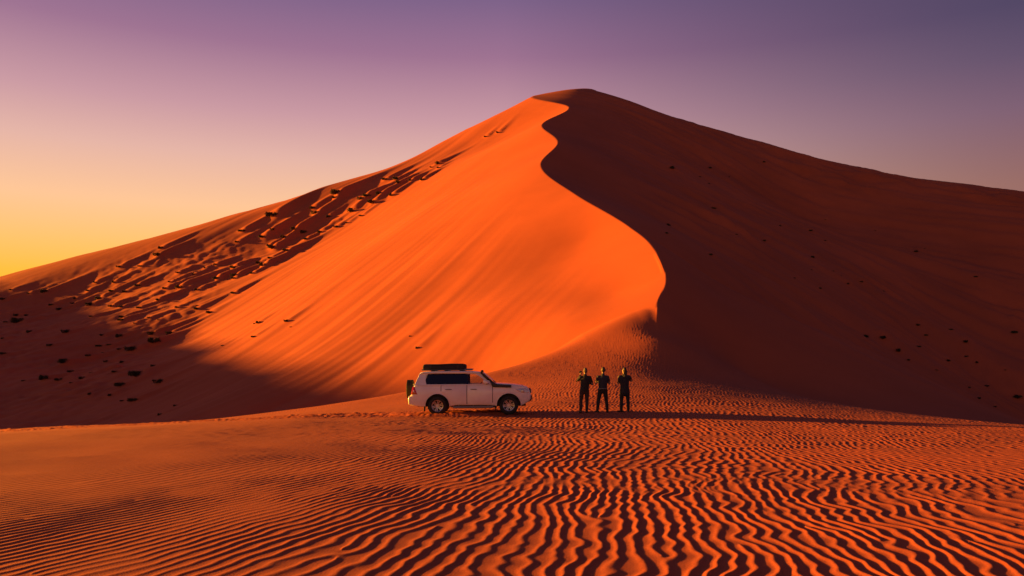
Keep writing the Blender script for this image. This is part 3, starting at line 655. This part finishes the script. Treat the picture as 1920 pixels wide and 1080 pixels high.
        for xs, z0, z1 in ((1.296, 0.98, 1.225), (2.35, 0.45, 1.225), (3.395, 0.50, 1.235)):   # dark strips standing in for the shade inside the door gaps
            bm = bmesh.new(); pts = [(xs, z0 + (z1 - z0) * i / 6) for i in range(7)]
            for i in range(6):
                q = [bm.verts.new(body_shape(px + dx, s * (HW + 0.004), pz)) for dx, (px, pz) in ((-0.011, pts[i]), (0.011, pts[i]), (0.011, pts[i + 1]), (-0.011, pts[i + 1]))]
                w = [bm.verts.new((v.co.x, v.co.y - s * 0.03, v.co.z)) for v in q]
                bm.faces.new(q); bm.faces.new(w[::-1])
                for k in range(4): bm.faces.new((q[k], w[k], w[(k + 1) % 4], q[(k + 1) % 4]))
            bmesh.ops.remove_doubles(bm, verts=bm.verts, dist=1e-5)
            bm_obj('door_gap_shade', bm, M['black_plastic'], car, False)
        # side step, mud flaps, arch trims
        bm = bmesh.new(); tube(bm, [(1.70, s * 0.80, 0.345), (1.80, s * 0.95, 0.325), (3.40, s * 0.95, 0.325), (3.50, s * 0.80, 0.345)], 0.045, 10)
        for xb in (2.0, 2.6, 3.2): tube(bm, [(xb, s * 0.95, 0.33), (xb, s * 0.6, 0.42)], 0.025, 6)
        bm_obj('side_step', bm, M['rack'], car)
        for xf in (RA - 0.53, FA - 0.53):
            link('mud_flap', extruded('mud_flap', [(xf - 0.035, 0.17), (xf, 0.16), (xf + 0.035, 0.42), (xf - 0.02, 0.42)], min(s * 0.64, s * 0.92), max(s * 0.64, s * 0.92), 0.008, 1), M['rubber'], car)
        for ax in (RA, FA):
            bm = bmesh.new(); prev = None
            for i in range(25):                              # flared lip round the arch
                a = math.radians(-2 + 184 * i / 24); row = []
                for rr, yy in ((0.492, 0.90), (0.492, 0.972), (0.522, 0.968), (0.532, 0.90)):
                    row.append(bm.verts.new(body_shape(ax + rr * math.cos(a), s * yy, WZ + rr * math.sin(a))))
                if prev:
                    for k in range(4): bm.faces.new((prev[k], prev[(k + 1) % 4], row[(k + 1) % 4], row[k]))
                prev = row
            bm_obj('wheel_arch_trim', bm, M['paint'], car)
            V = []; F = []
            for i in range(21):                              # dark inner liner
                a = math.pi * i / 20
                V += [(ax + 0.493 * math.cos(a), s * 0.55, WZ + 0.493 * math.sin(a)), (ax + 0.493 * math.cos(a), s * 0.90, WZ + 0.493 * math.sin(a))]
            F = [(2 * i, 2 * i + 1, 2 * i + 3, 2 * i + 2) for i in range(20)]
            link('wheel_arch_liner', mesh_of('wheel_arch_liner', V, F, True), M['black_plastic'], car)
        # lamps
        hl = [(4.30, 1.055), (4.42, 0.955), (4.62, 0.885), (4.885, 0.875), (4.86, 1.00), (4.80, 1.045), (4.72, 1.075)]
        y0, y1 = (-HW - 0.006, -HW + 0.20) if s < 0 else (HW - 0.20, HW + 0.006)
        h = link('headlight', extruded('headlight', hl, y0, y1, 0.015, 2, body_shape, BODY_CUTS), M['lens'], car)
        yc = s * HW * 0.84
        link('lamp_bulb', lathe('lamp_bulb', [(-0.05, 0.001), (-0.045, 0.05), (0.0, 0.07), (0.03, 0.001)], 16), M['alloy'], h).location = (4.62, yc + s * 0.06, 0.965)
        tl = [(0.075, 0.855), (0.345, 0.86), (0.30, 0.96), (0.235, 1.17), (0.14, 1.17)]
        link('tail_light', extruded('tail_light', tl, y0 if s < 0 else HW - 0.16, y1 if s > 0 else -HW + 0.16, 0.012, 2, lambda x, y, z: (body_shape(x, y, z)[0] - 0.01, body_shape(x, y, z)[1], z)), M['red_lens'], car)
        fg = link('fog_lamp', lathe('fog_lamp', [(-0.03, 0.001), (-0.03, 0.05), (0.03, 0.055), (0.035, 0.001)], 16), M['black_plastic'], car)
        fg.location = (4.80, s * 0.775, 0.70); fg.rotation_euler = (0, 0, s * -0.55)
        # mirror
        mr = link('side_mirror', extruded('side_mirror', [(3.02, 1.30), (3.10, 1.275), (3.22, 1.285), (3.24, 1.33), (3.19, 1.40), (3.08, 1.435), (3.03, 1.42)], min(s * 0.99, s * 1.16), max(s * 0.99, s * 1.16), 0.03), M['paint'], car)
        bm = bmesh.new(); tube(bm, [(3.16, s * 0.89, 1.27), (3.14, s * 1.04, 1.30)], 0.03, 8); bm_obj('mirror_arm', bm, M['black_plastic'], mr)
    # front: grille, lower intake, bonnet seam; rear: tailgate glass
    link('grille', extruded('grille', [(4.93, 0.86), (4.985, 0.86), (4.955, 1.05), (4.90, 1.05)], -0.50, 0.50, 0.01, 2), M['black_plastic'], car)
    for z in (0.90, 0.955, 1.01):
        bm = bmesh.new(); tube(bm, [(5.0 - (z - 0.86) * 0.12, -0.48, z), (5.0 - (z - 0.86) * 0.12, 0.48, z)], 0.014, 6); bm_obj('grille_bar', bm, M['alloy'], car)
    link('bumper_intake', extruded('bumper_intake', [(4.86, 0.50), (4.985, 0.56), (5.012, 0.74), (4.95, 0.74)], -0.66, 0.66, 0.015, 2), M['black_plastic'], car)
    ws = [(3.47, 1.27, 0.80), (3.20, 1.49, 0.775), (2.92, 1.715, 0.73)]
    V = []; 
    for x, z, w in ws:
        for k in range(9):
            t = k / 4 - 1; V.append((x + 0.05 * (1 - t * t), t * w, z))
    F = [(r * 9 + k, r * 9 + k + 1, (r + 1) * 9 + k + 1, (r + 1) * 9 + k) for r in range(2) for k in range(8)]
    link('windshield', mesh_of('windshield', V, F, True), M['glass'], car)
    for s in (-1, 1):
        bm = bmesh.new(); tube(bm, [(3.50, s * 0.86, 1.24), (3.24, s * 0.81, 1.46), (2.95, s * 0.745, 1.70)], 0.042, 8); bm_obj('windshield_pillar', bm, M['black_plastic'] if s < 0 else M['paint'], car)
        bm = bmesh.new(); tube(bm, [(3.52, s * 0.1, 1.30), (3.40, s * 0.1 + 0.38, 1.37)], 0.012, 6); bm_obj('wiper', bm, M['black_plastic'], car)
    tg = link('tailgate', extruded('tailgate', [(0.17, 1.20), (0.26, 1.20), (0.50, 1.74), (0.42, 1.74)], -0.77, 0.77, 0.02, 2), M['paint'], car)
    link('rear_window', extruded('rear_window', [(0.225, 1.31), (0.25, 1.31), (0.42, 1.67), (0.38, 1.67)], -0.62, 0.62, 0.004, 1), M['tint'], tg)
    # snorkel: intake box on the wing, tube up the windscreen post, head above the roof
    sn = link('snorkel', extruded('snorkel', [(3.40, 1.135), (4.155, 1.105), (4.16, 1.215), (3.60, 1.255), (3.43, 1.31), (3.34, 1.24)], -0.985, -0.855, 0.02), M['black_plastic'], car)
    bm = bmesh.new(); tube(bm, [(3.46, -0.915, 1.21), (3.36, -0.905, 1.33), (3.20, -0.875, 1.48), (3.02, -0.845, 1.64), (2.94, -0.835, 1.72), (2.95, -0.835, 1.775), (3.03, -0.835, 1.785)], 0.056, 10)
    bm_obj('snorkel_tube', bm, M['black_plastic'], sn)
    bm = bmesh.new(); tube(bm, [(4.62, -0.55, 1.18), (4.62, 0.55, 1.18)], 0.012, 6); bm_obj('bonnet_seam', bm, M['rack'], car)
    # wheels
    tyre = lathe('tyre', [(-0.10, 0.235), (-0.135, 0.26), (-0.142, 0.31), (-0.13, 0.355), (-0.10, 0.380), (0.10, 0.380), (0.13, 0.355), (0.142, 0.31), (0.135, 0.26), (0.10, 0.235)], 48)
    tread_bm = bmesh.new()
    for k in range(36):
        a = 2 * math.pi * k / 36
        for sy in (-1, 1):
            m = Matrix.Rotation(a + sy * 0.05, 4, 'Y') @ Matrix.Translation((0, sy * 0.065, 0.381)) @ Matrix.Diagonal((0.042, 0.11, 0.016, 1))
            bmesh.ops.create_cube(tread_bm, size=1, matrix=m)
    tread = bpy.data.meshes.new('tread'); tread_bm.to_mesh(tread); tread_bm.free()
    rim = lathe('rim', [(-0.11, 0.240), (-0.118, 0.232), (-0.105, 0.212), (-0.03, 0.20), (0.10, 0.205), (0.118, 0.240)], 40)
    disc = lathe('brake_disc', [(-0.022, 0.04), (-0.022, 0.15), (0.01, 0.15), (0.01, 0.04)], 28)
    sbm = bmesh.new()
    for k in range(6):
        m = Matrix.Rotation(2 * math.pi * k / 6, 4, 'Y')
        for dx in (-0.028, 0.028):
            vs = []
            for (x, y, z) in ((dx * 0.7 - 0.014, -0.075, 0.04), (dx * 0.7 + 0.014, -0.075, 0.04), (dx * 1.25 + 0.016, -0.10, 0.222), (dx * 1.25 - 0.016, -0.10, 0.222)):
                vs.append(((x, y, z), (x, y + 0.035, z)))
            fr = [sbm.verts.new(m @ Vector(v[0])) for v in vs]; bk = [sbm.verts.new(m @ Vector(v[1])) for v in vs]
            sbm.faces.new(fr); sbm.faces.new(bk[::-1])
            for i in range(4): sbm.faces.new((fr[i], bk[i], bk[(i + 1) % 4], fr[(i + 1) % 4]))
    bmesh.ops.create_cone(sbm, cap_ends=True, segments=20, radius1=0.062, radius2=0.055, depth=0.05, matrix=Matrix.Translation((0, -0.085, 0)) @ Matrix.Rotation(math.pi / 2, 4, 'X'))
    bmesh.ops.recalc_face_normals(sbm, faces=sbm.faces)
    spokes = bpy.data.meshes.new('spokes'); sbm.to_mesh(spokes); sbm.free()
    for me, mt in ((tyre, 'rubber'), (tread, 'rubber'), (rim, 'alloy'), (spokes, 'alloy'), (disc, 'black_plastic')): me.materials.append(M[mt])
    for ax in (RA, FA):
        for s in (-1, 1):
            w = empty('wheel', (ax, s * 0.80, WZ), math.pi if s > 0 else 0, car)
            w.rotation_euler.y = random.uniform(0, 1)
            for nm, me in (('tyre', tyre), ('tread', tread), ('rim', rim), ('spokes', spokes), ('brake_disc', disc)): link(nm, me, None, w)
    sp = empty('spare_wheel', (-0.07, 0.02, 1.05), -math.pi / 2, car)
    for nm, me in (('tyre', tyre), ('tread', tread), ('rim', rim), ('spokes', spokes)): link(nm, me, None, sp)
    bm = bmesh.new(); tube(bm, [(0.02, 0.02, 1.05), (0.24, 0.02, 1.05)], 0.07, 12); tube(bm, [(0.02, 0.5, 0.76), (0.02, 0.02, 0.9), (0.02, 0.02, 1.05)], 0.03, 8)
    bm_obj('spare_wheel_carrier', bm, M['black_plastic'], car)
    # cabin: dashboard, seats, steering wheel
    link('dashboard', extruded('dashboard', [(2.95, 1.0), (3.45, 1.0), (3.45, 1.255), (3.15, 1.25), (2.97, 1.17)], -0.74, 0.74, 0.03), M['cabin'], car)
    for x in (1.45, 2.32):
        for s in (-1, 1):
            st = link('seat', extruded('seat', [(x - 0.02, 0.75), (x + 0.50, 0.78), (x + 0.52, 0.90), (x + 0.12, 0.90), (x - 0.04, 1.40), (x - 0.16, 1.40)], min(s * 0.14, s * 0.64), max(s * 0.14, s * 0.64), 0.04), M['cabin'], car)
            link('headrest', extruded('headrest', [(x - 0.16, 1.42), (x - 0.05, 1.42), (x - 0.06, 1.58), (x - 0.15, 1.58)], min(s * 0.28, s * 0.50), max(s * 0.28, s * 0.50), 0.03), M['cabin'], st)
    bm = bmesh.new(); tube(bm, [(2.86 + 0.07 * math.sin(a), -0.38 + 0.18 * math.cos(a), 1.16 + 0.16 * math.sin(a)) for a in [i * math.pi / 10 for i in range(21)]], 0.014, 6)
    bm_obj('steering_wheel', bm, M['cabin'], car)
    # roof rack
    rk = bmesh.new()
    for s in (-1, 1):
        tube(rk, [(0.50, s * 0.62, 1.838), (2.53, s * 0.62, 1.838)], 0.018, 8); tube(rk, [(0.48, s * 0.62, 1.868), (2.55, s * 0.62, 1.868)], 0.018, 8)
    for i in range(9): tube(rk, [(0.52 + i * 0.25, -0.62, 1.838), (0.52 + i * 0.25, 0.62, 1.838)], 0.016, 8)
    for s in (0.49, 2.54): tube(rk, [(s, -0.62, 1.868), (s, 0.62, 1.868)], 0.018, 8)
    rack = bm_obj('roof_rack', rk, M['rack'], car)
    for x in (0.95, 1.50, 2.12):
        for s in (-1, 1):
            link('rack_foot', extruded('rack_foot', [(x - 0.09, 1.765), (x + 0.09, 1.765), (x + 0.07, 1.842), (x - 0.07, 1.842)], min(s * 0.58, s * 0.66), max(s * 0.58, s * 0.66), 0.01, 1), M['black_plastic'], rack)
    # exhaust and tow hitch
    bm = bmesh.new(); tube(bm, [(0.05, 0.45, 0.36), (0.7, 0.45, 0.38)], 0.03, 8); bm_obj('exhaust', bm, M['black_plastic'], car)
    # the tent lies on the rack: its own thing
    tent = empty('rooftop_tent', (CAR_X, CAR_Y, 0))
    setp(tent, 'flat black folded rooftop tent lying on the roof rack of the white car', 'tent')
    link('tent_base', extruded('tent_base', [(0.545, 1.852), (2.24, 1.852), (2.24, 1.89), (0.545, 1.89)], -0.64, 0.64, 0.008, 1), M['black_plastic'], tent)
    cov = [(0.53, 1.885), (2.26, 1.885), (2.27, 2.00), (2.25, 2.07), (2.18, 2.092), (1.6, 2.10), (1.1, 2.085), (0.66, 2.085), (0.56, 2.065), (0.52, 1.98)]
    link('tent_cover', extruded('tent_cover', cov, -0.665, 0.665, 0.045, 4, lambda x, y, z: (x, y, z + (0.012 * math.sin(x * 7 + y * 3) + 0.015 * (1 - (y / 0.66) ** 2) if z > 2.02 else 0))), M['canvas'], tent)
    for x in (0.85, 1.95):
        bm = bmesh.new(); bmesh.ops.create_cube(bm, size=1, matrix=Matrix.Translation((x, -0.668, 1.97)) @ Matrix.Diagonal((0.04, 0.012, 0.17, 1)))
        bm_obj('strap', bm, M['black_plastic'], tent, False)
    return car, tent
car, tent = make_car()
_xs = np.array([CAR_X + 1.14, CAR_X + 4.05]); _zs = height(_xs, np.array([CAR_Y, CAR_Y])) + 0.012
for o in (car, tent):
    o.rotation_euler.y = -math.atan2(float(_zs[1] - _zs[0]), 2.91)
    o.location.z = float(_zs[0]) - 1.14 * float(_zs[1] - _zs[0]) / 2.91
# ---------------------------------------------------------------- people
M['skin'] = material('skin', (0.27, 0.16, 0.115), 0.55, vary=0.08)
M['hair'] = material('dark_hair', (0.018, 0.012, 0.010), 0.6, vary=0.3, vscale=40)
M['grey_hair'] = material('cropped_grey_hair', (0.07, 0.055, 0.05), 0.7, vary=0.25, vscale=60)
M['black_jacket'] = material('black_jacket', (0.016, 0.014, 0.016), 0.85, vary=0.3, bump=0.5, bscale=25)
M['navy_jacket'] = material('navy_jacket', (0.020, 0.024, 0.042), 0.85, vary=0.3, bump=0.5, bscale=25)
M['coat'] = material('dark_long_coat', (0.013, 0.013, 0.024), 0.85, vary=0.3, bump=0.5, bscale=25)
M['brown_trousers'] = material('brown_trousers', (0.042, 0.022, 0.020), 0.9, vary=0.25, bump=0.4, bscale=25)
M['black_trousers'] = material('black_trousers', (0.014, 0.012, 0.014), 0.9, vary=0.25, bump=0.4, bscale=25)
M['boot'] = material('dark_boot', (0.018, 0.014, 0.012), 0.7, vary=0.2)
M['grey_cloth'] = material('grey_hem_cloth', (0.12, 0.12, 0.14), 0.85, vary=0.2)

def blob(bm, chain, n=14):
    """tapered limb: chain of (x, y, z, r) or (x, y, z, rx, ry) with round ends"""
    ch = [(Vector(c[:3]), c[3], c[4] if len(c) > 4 else c[3]) for c in chain]
    rings = []
    def ring(p, d, rx, ry):
        if abs(d.z) > 0.6: u = Vector((1, 0, 0))
        else: u = Vector((0, 0, 1))
        w = d.cross(u).normalized(); u = w.cross(d).normalized()
        if abs(d.z) <= 0.6: u, w = w, u
        rings.append([bm.verts.new(p + u * rx * math.cos(6.28318 * k / n) + w * ry * math.sin(6.28318 * k / n)) for k in range(n)])
    L = len(ch)
    for i, (p, rx, ry) in enumerate(ch):
        d = (ch[min(i + 1, L - 1)][0] - ch[max(i - 1, 0)][0]).normalized()
        if i == 0:
            for a in (70, 40): ring(p - d * min(rx, ry) * math.sin(math.radians(a)), d, rx * math.cos(math.radians(a)), ry * math.cos(math.radians(a)))
        ring(p, d, rx, ry)
        if i == L - 1:
            for a in (40, 70): ring(p + d * min(rx, ry) * math.sin(math.radians(a)), d, rx * math.cos(math.radians(a)), ry * math.cos(math.radians(a)))
    for i in range(len(rings) - 1):
        for k in range(n): bm.faces.new((rings[i][k], rings[i][(k + 1) % n], rings[i + 1][(k + 1) % n], rings[i + 1][k]))
    bm.faces.new(rings[0][::-1]); bm.faces.new(rings[-1])

def fused(name, chains, mat, parent, voxel=0.011, smooth=4):
    """closed pieces melted into one continuous skin"""
    bm = bmesh.new()
    for c in chains: blob(bm, c)
    bmesh.ops.recalc_face_normals(bm, faces=bm.faces)
    me = bpy.data.meshes.new(name); bm.to_mesh(me); bm.free()
    t = bpy.data.objects.new(name, me); C.objects.link(t)
    r = t.modifiers.new('r', 'REMESH'); r.mode = 'VOXEL'; r.voxel_size = voxel
    s = t.modifiers.new('s', 'SMOOTH'); s.factor = 0.5; s.iterations = smooth
    dg = bpy.context.evaluated_depsgraph_get()
    out = bpy.data.meshes.new_from_object(t.evaluated_get(dg))
    bpy.data.objects.remove(t); bpy.data.meshes.remove(me)
    out.name = name; out.polygons.foreach_set('use_smooth', [True] * len(out.polygons))
    out.materials.clear()
    return link(name, out, mat, parent)

def hand(wrist, aim, palm_n, curl, s):
    """palm, four bent fingers of different length and a thumb leaving the side of the palm"""
    w = Vector(wrist); d = Vector(aim).normalized(); n = Vector(palm_n); n = (n - d * n.dot(d)).normalized(); side = d.cross(n) * s
    ch = []
    ch.append([(*(w - d * 0.01), 0.030, 0.022), (*(w + d * 0.05), 0.036, 0.020), (*(w + d * 0.09), 0.034, 0.018)])
    for k, L in enumerate((0.070, 0.080, 0.075, 0.058)):
        b = w + d * 0.092 + side * (0.033 - 0.022 * k)
        p1 = b + d * L * 0.5 + n * L * 0.25 * curl; p2 = p1 + (d * 0.2 + n * curl).normalized() * L * 0.36; p3 = p2 + (n * curl - d * 0.35).normalized() * L * 0.26
        ch.append([(*b, 0.0105), (*p1, 0.0100), (*p2, 0.0092), (*p3, 0.0080)])
    tb = w + d * 0.028 + side * 0.03
    t1 = tb + (side * 0.75 + d * 0.65).normalized() * 0.042; t2 = t1 + (d * 0.8 + n * 0.5 * curl + side * 0.15).normalized() * 0.034
    ch.append([(*tb, 0.0145), (*t1, 0.0120), (*t2, 0.0095)])
    return ch

def make_person(label, x, y, rz, pose):
    g = pose
    p = empty('person', (x, y, 0), rz); setp(p, label, 'person', None)
    hx, tw = g['hip'], g['torso']          # hip centre x, shoulder centre x
    sh_z, hip_z = 1.515, 0.95
    legs = []; feet = []; trous = []
    for s, f in ((-1, g['lfoot']), (1, g['rfoot'])):
        fx, fy, ang = f
        hip = (hx + s * 0.095, 0.0, hip_z); ank = (fx, fy, 0.10)
        knee = ((hip[0] + ank[0]) / 2 + s * 0.012, (hip[1] + ank[1]) / 2 + 0.035, 0.52)
        legs.append([(*hip, 0.085), (hip[0] * 0.5 + knee[0] * 0.5, knee[1] * 0.5, 0.74, 0.074), (*knee, 0.055), (knee[0] * 0.5 + ank[0] * 0.5, knee[1] * 0.4 + ank[1] * 0.6 - 0.02, 0.34, 0.055), (*ank, 0.040)])
        trous.append([(*hip, 0.105, 0.112), (hip[0] * 0.5 + knee[0] * 0.5, knee[1] * 0.5, 0.74, 0.095), (*knee, 0.076), (knee[0] * 0.5 + ank[0] * 0.5, knee[1] * 0.4 + ank[1] * 0.6 - 0.02, 0.34, 0.072), (ank[0], ank[1], 0.11, 0.062)])
        dx, dy = math.sin(ang), math.cos(ang)
        legs.append([(fx - dx * 0.05, fy - dy * 0.05, 0.05, 0.036), (fx + dx * 0.13, fy + dy * 0.13, 0.03, 0.034, 0.026)])
        feet.append([[(fx, fy, 0.15, 0.052), (fx, fy, 0.07, 0.050)], [(fx - dx * 0.06, fy - dy * 0.06, 0.045, 0.046, 0.045), (fx + dx * 0.08, fy + dy * 0.08, 0.042, 0.050, 0.042), (fx + dx * 0.17, fy + dy * 0.17, 0.032, 0.042, 0.032)]])
    torso = [(hx, 0, 0.93, 0.160, 0.105), (hx * 0.7 + tw * 0.3, 0, 1.08, 0.145, 0.098), (tw, 0, 1.26, 0.160, 0.108), (tw, 0.0, 1.42, 0.175, 0.105), (tw, 0, 1.50, 0.120, 0.080)]
    hd = Vector(g['head'])                  # head centre
    look = g['look']; lx, ly = math.sin(look), math.cos(look)
    neck = [(tw, -0.005, 1.50, 0.062), (hd.x, hd.y - 0.01, hd.z - 0.10, 0.056)]
    skull = [(hd.x - lx * 0.012, hd.y - ly * 0.012, hd.z - 0.01, 0.078, 0.090), (hd.x - lx * 0.01, hd.y - ly * 0.01, hd.z + 0.055, 0.074, 0.088)]
    jaw = [(hd.x + lx * 0.035, hd.y + ly * 0.035, hd.z - 0.075, 0.050, 0.050), (hd.x + lx * 0.03, hd.y + ly * 0.03, hd.z, 0.066, 0.066)]
    nose = [(hd.x + lx * 0.088, hd.y + ly * 0.088, hd.z + 0.015, 0.010), (hd.x + lx * 0.106, hd.y + ly * 0.106, hd.z - 0.022, 0.014)]
    lips = [(hd.x + lx * 0.082 - ly * 0.02, hd.y + ly * 0.082 + lx * 0.02, hd.z - 0.058, 0.011), (hd.x + lx * 0.082 + ly * 0.02, hd.y + ly * 0.082 - lx * 0.02, hd.z - 0.058, 0.011)]
    ears = [[(hd.x + s * ly * 0.082, hd.y - s * lx * 0.082, hd.z - 0.025, 0.012, 0.020), (hd.x + s * ly * 0.086, hd.y - s * lx * 0.086, hd.z + 0.02, 0.012, 0.022)] for s in (-1, 1)]
    arms = []; sleeves = []; hands = []
    for s, a in ((-1, g['larm']), (1, g['rarm'])):
        sh = Vector((tw + s * 0.19, 0.0, sh_z - 0.04)); e = Vector(a['elbow']); w = Vector(a['wrist'])
        arms.append([(*sh, 0.058), (*((sh + e) / 2), 0.050), (*e, 0.042), (*((e + w) / 2), 0.038), (*w, 0.027)])
        sleeves.append([(*sh, 0.076), (*((sh + e) / 2), 0.069), (*e, 0.060), (*(e.lerp(w, 0.55)), 0.052), (*(e.lerp(w, a.get('sleeve', 0.86))), 0.043)])
        hands += hand(w, (w - e).normalized() * 0.5 + Vector(a['aim']), a['palm'], a.get('curl', 0.8), -s)
    body = fused('body', [torso] + legs + [neck, skull, jaw, nose, lips] + ears + arms + hands, M['skin'], p, 0.0085, 2)
    hem = g['hem']
    jk = [(hx, 0, hem + 0.09, 0.190 * g.get('flare', 1), 0.140 * g.get('flare', 1))]
    if hem < 0.8: jk.append((hx, 0, 0.93, 0.195, 0.145))
    jk += [(hx * 0.7 + tw * 0.3, 0, 1.10, 0.182, 0.134), (tw, 0, 1.26, 0.198, 0.140), (tw, 0, 1.41, 0.205, 0.130), (tw, -0.005, 1.50, 0.135, 0.098), (tw, -0.005, 1.575, 0.078, 0.076)]
    yoke = [(tw - 0.16, 0, 1.475, 0.075), (tw + 0.16, 0, 1.475, 0.075)]
    fused('jacket', [jk, yoke] + sleeves, M[g['jacket']], p, 0.012, 3)
    fused('trousers', [[(hx, 0, 1.0, 0.165, 0.118), (hx, 0, 0.90, 0.172, 0.122)]] + trous, M[g['trousers']], p, 0.012, 3)
    for f in feet: fused('boot', f, M['boot'], p, 0.010, 2)
    # hair (eyes sit on the face)
    hr = [[(hd.x - lx * 0.022, hd.y - ly * 0.022, hd.z + 0.005, 0.084, 0.094), (hd.x - lx * 0.014, hd.y - ly * 0.014, hd.z + 0.066, 0.078, 0.090)]]
    if g['hair'] == 'long':
        hr.append([(hd.x - lx * 0.03, hd.y - ly * 0.03, hd.z + 0.03, 0.086, 0.092), (hd.x - lx * 0.05, hd.y - ly * 0.05, hd.z - 0.08, 0.080, 0.072), (hd.x - lx * 0.06, hd.y - ly * 0.07, hd.z - 0.19, 0.070, 0.050), (tw, -0.105, hd.z - 0.27, 0.045, 0.03)])
    elif g['hair'] == 'short':
        hr.append([(hd.x - lx * 0.045, hd.y - ly * 0.045, hd.z - 0.045, 0.066, 0.052), (hd.x - lx * 0.03, hd.y - ly * 0.03, hd.z + 0.02, 0.078, 0.074)])
    fused('hair', hr, M['grey_hair' if g.get('grey') else 'hair'], p, 0.009, 2)
    for s in (-1, 1):
        me = bpy.data.meshes.new('eye'); bm = bmesh.new(); bmesh.ops.create_uvsphere(bm, u_segments=10, v_segments=8, radius=0.013); bm.to_mesh(me); bm.free()
        link('eye', me, M['hair'], p).location = (hd.x + lx * 0.088 + s * ly * 0.032, hd.y + ly * 0.088 - s * lx * 0.032, hd.z + 0.012)
    if g.get('band'):
        V = []; F = []
        for i in range(29):
            a = 2 * math.pi * i / 28
            for z in (hem + 0.005, hem + 0.055): V.append((hx + 0.199 * math.cos(a), 0.149 * math.sin(a), z))
        F = [(2 * i, 2 * i + 2, 2 * i + 3, 2 * i + 1) for i in range(28)]
        b = link('jacket_hem', mesh_of('jacket_hem', V, F, True), M['grey_cloth'], p); so = b.modifiers.new('t', 'SOLIDIFY'); so.thickness = 0.012
    zg = float(height(np.array([x]), np.array([y]))[0]); p.location.z = zg + 0.004
    return p

PX = [1097, 1131, 1171]; PY = 33.25
def px_x(k): return (k - 960) / 1500 * PY
make_person('person in black jacket and brown trousers raising a camera beside the head', 3.04, PY, 0, dict(
    hip=-0.03, torso=0.0, head=(0.005, 0.0, 1.745), look=-0.25, lfoot=(-0.19, 0.0, -0.2), rfoot=(0.07, 0.02, 0.25), hem=0.86,
    jacket='black_jacket', trousers='brown_trousers', hair='short', grey=True,
    larm=dict(elbow=(-0.325, 0.10, 1.29), wrist=(-0.175, 0.20, 1.585), aim=(0.2, 0.1, 0.9), palm=(0.7, 0.5, 0), curl=0.9),
    rarm=dict(elbow=(0.315, 0.06, 1.19), wrist=(0.10, 0.26, 1.28), aim=(-0.8, 0.3, 0.3), palm=(-0.3, 0.3, 0.8), curl=0.9)))
make_person('person in navy jacket with pale grey hem, standing legs apart between the two others', 3.79, PY + 0.05, 0, dict(
    hip=-0.015, torso=-0.005, head=(0.005, 0.01, 1.76), look=-0.15, lfoot=(-0.235, 0.0, -0.45), rfoot=(0.175, 0.0, 0.25), hem=0.97,
    jacket='navy_jacket', trousers='black_trousers', hair='short', band=True,
    larm=dict(elbow=(-0.275, 0.07, 1.24), wrist=(-0.08, 0.26, 1.36), aim=(0.6, 0.3, 0.4), palm=(0.3, -0.2, 0.8), curl=0.8),
    rarm=dict(elbow=(0.275, 0.07, 1.23), wrist=(0.08, 0.26, 1.35), aim=(-0.6, 0.3, 0.4), palm=(-0.3, -0.2, 0.8), curl=0.8)))
make_person('long-haired person in a long dark coat with face turned towards the car, one hand raised', 4.68, PY + 0.05, 0, dict(
    hip=0.01, torso=0.0, head=(-0.005, 0.0, 1.735), look=-0.75, lfoot=(-0.13, 0.0, -1.2), rfoot=(0.165, 0.0, 0.1), hem=0.70, flare=0.98,
    jacket='coat', trousers='black_trousers', hair='long',
    larm=dict(elbow=(-0.245, 0.06, 1.17), wrist=(-0.215, 0.17, 1.40), aim=(-0.05, 0.1, 0.9), palm=(0.7, 0.4, 0), curl=0.8),
    rarm=dict(elbow=(0.305, 0.08, 1.32), wrist=(0.10, 0.27, 1.42), aim=(-0.8, 0.2, 0.2), palm=(-0.2, 0.2, 0.8), curl=0.8)))

# small black camera in the raised hand of the first person
def make_camera():
    z = float(height(np.array([3.04]), np.array([PY]))[0])
    k = empty('photo_camera', (3.04 - 0.165, PY + 0.225, z + 1.70), -0.2); setp(k, 'small black camera held up beside the head by the person nearest the car', 'camera')
    link('camera_body', extruded('camera_body', [(-0.062, -0.04), (0.062, -0.04), (0.062, 0.035), (0.03, 0.05), (-0.03, 0.05), (-0.062, 0.035)], -0.022, 0.022, 0.006, 2), M['black_plastic'], k)
    ln = lathe('lens', [(0.02, 0.001), (0.02, 0.034), (0.085, 0.036), (0.09, 0.026), (0.07, 0.001)], 20)
    link('lens', ln, M['black_plastic'], k)
make_camera()
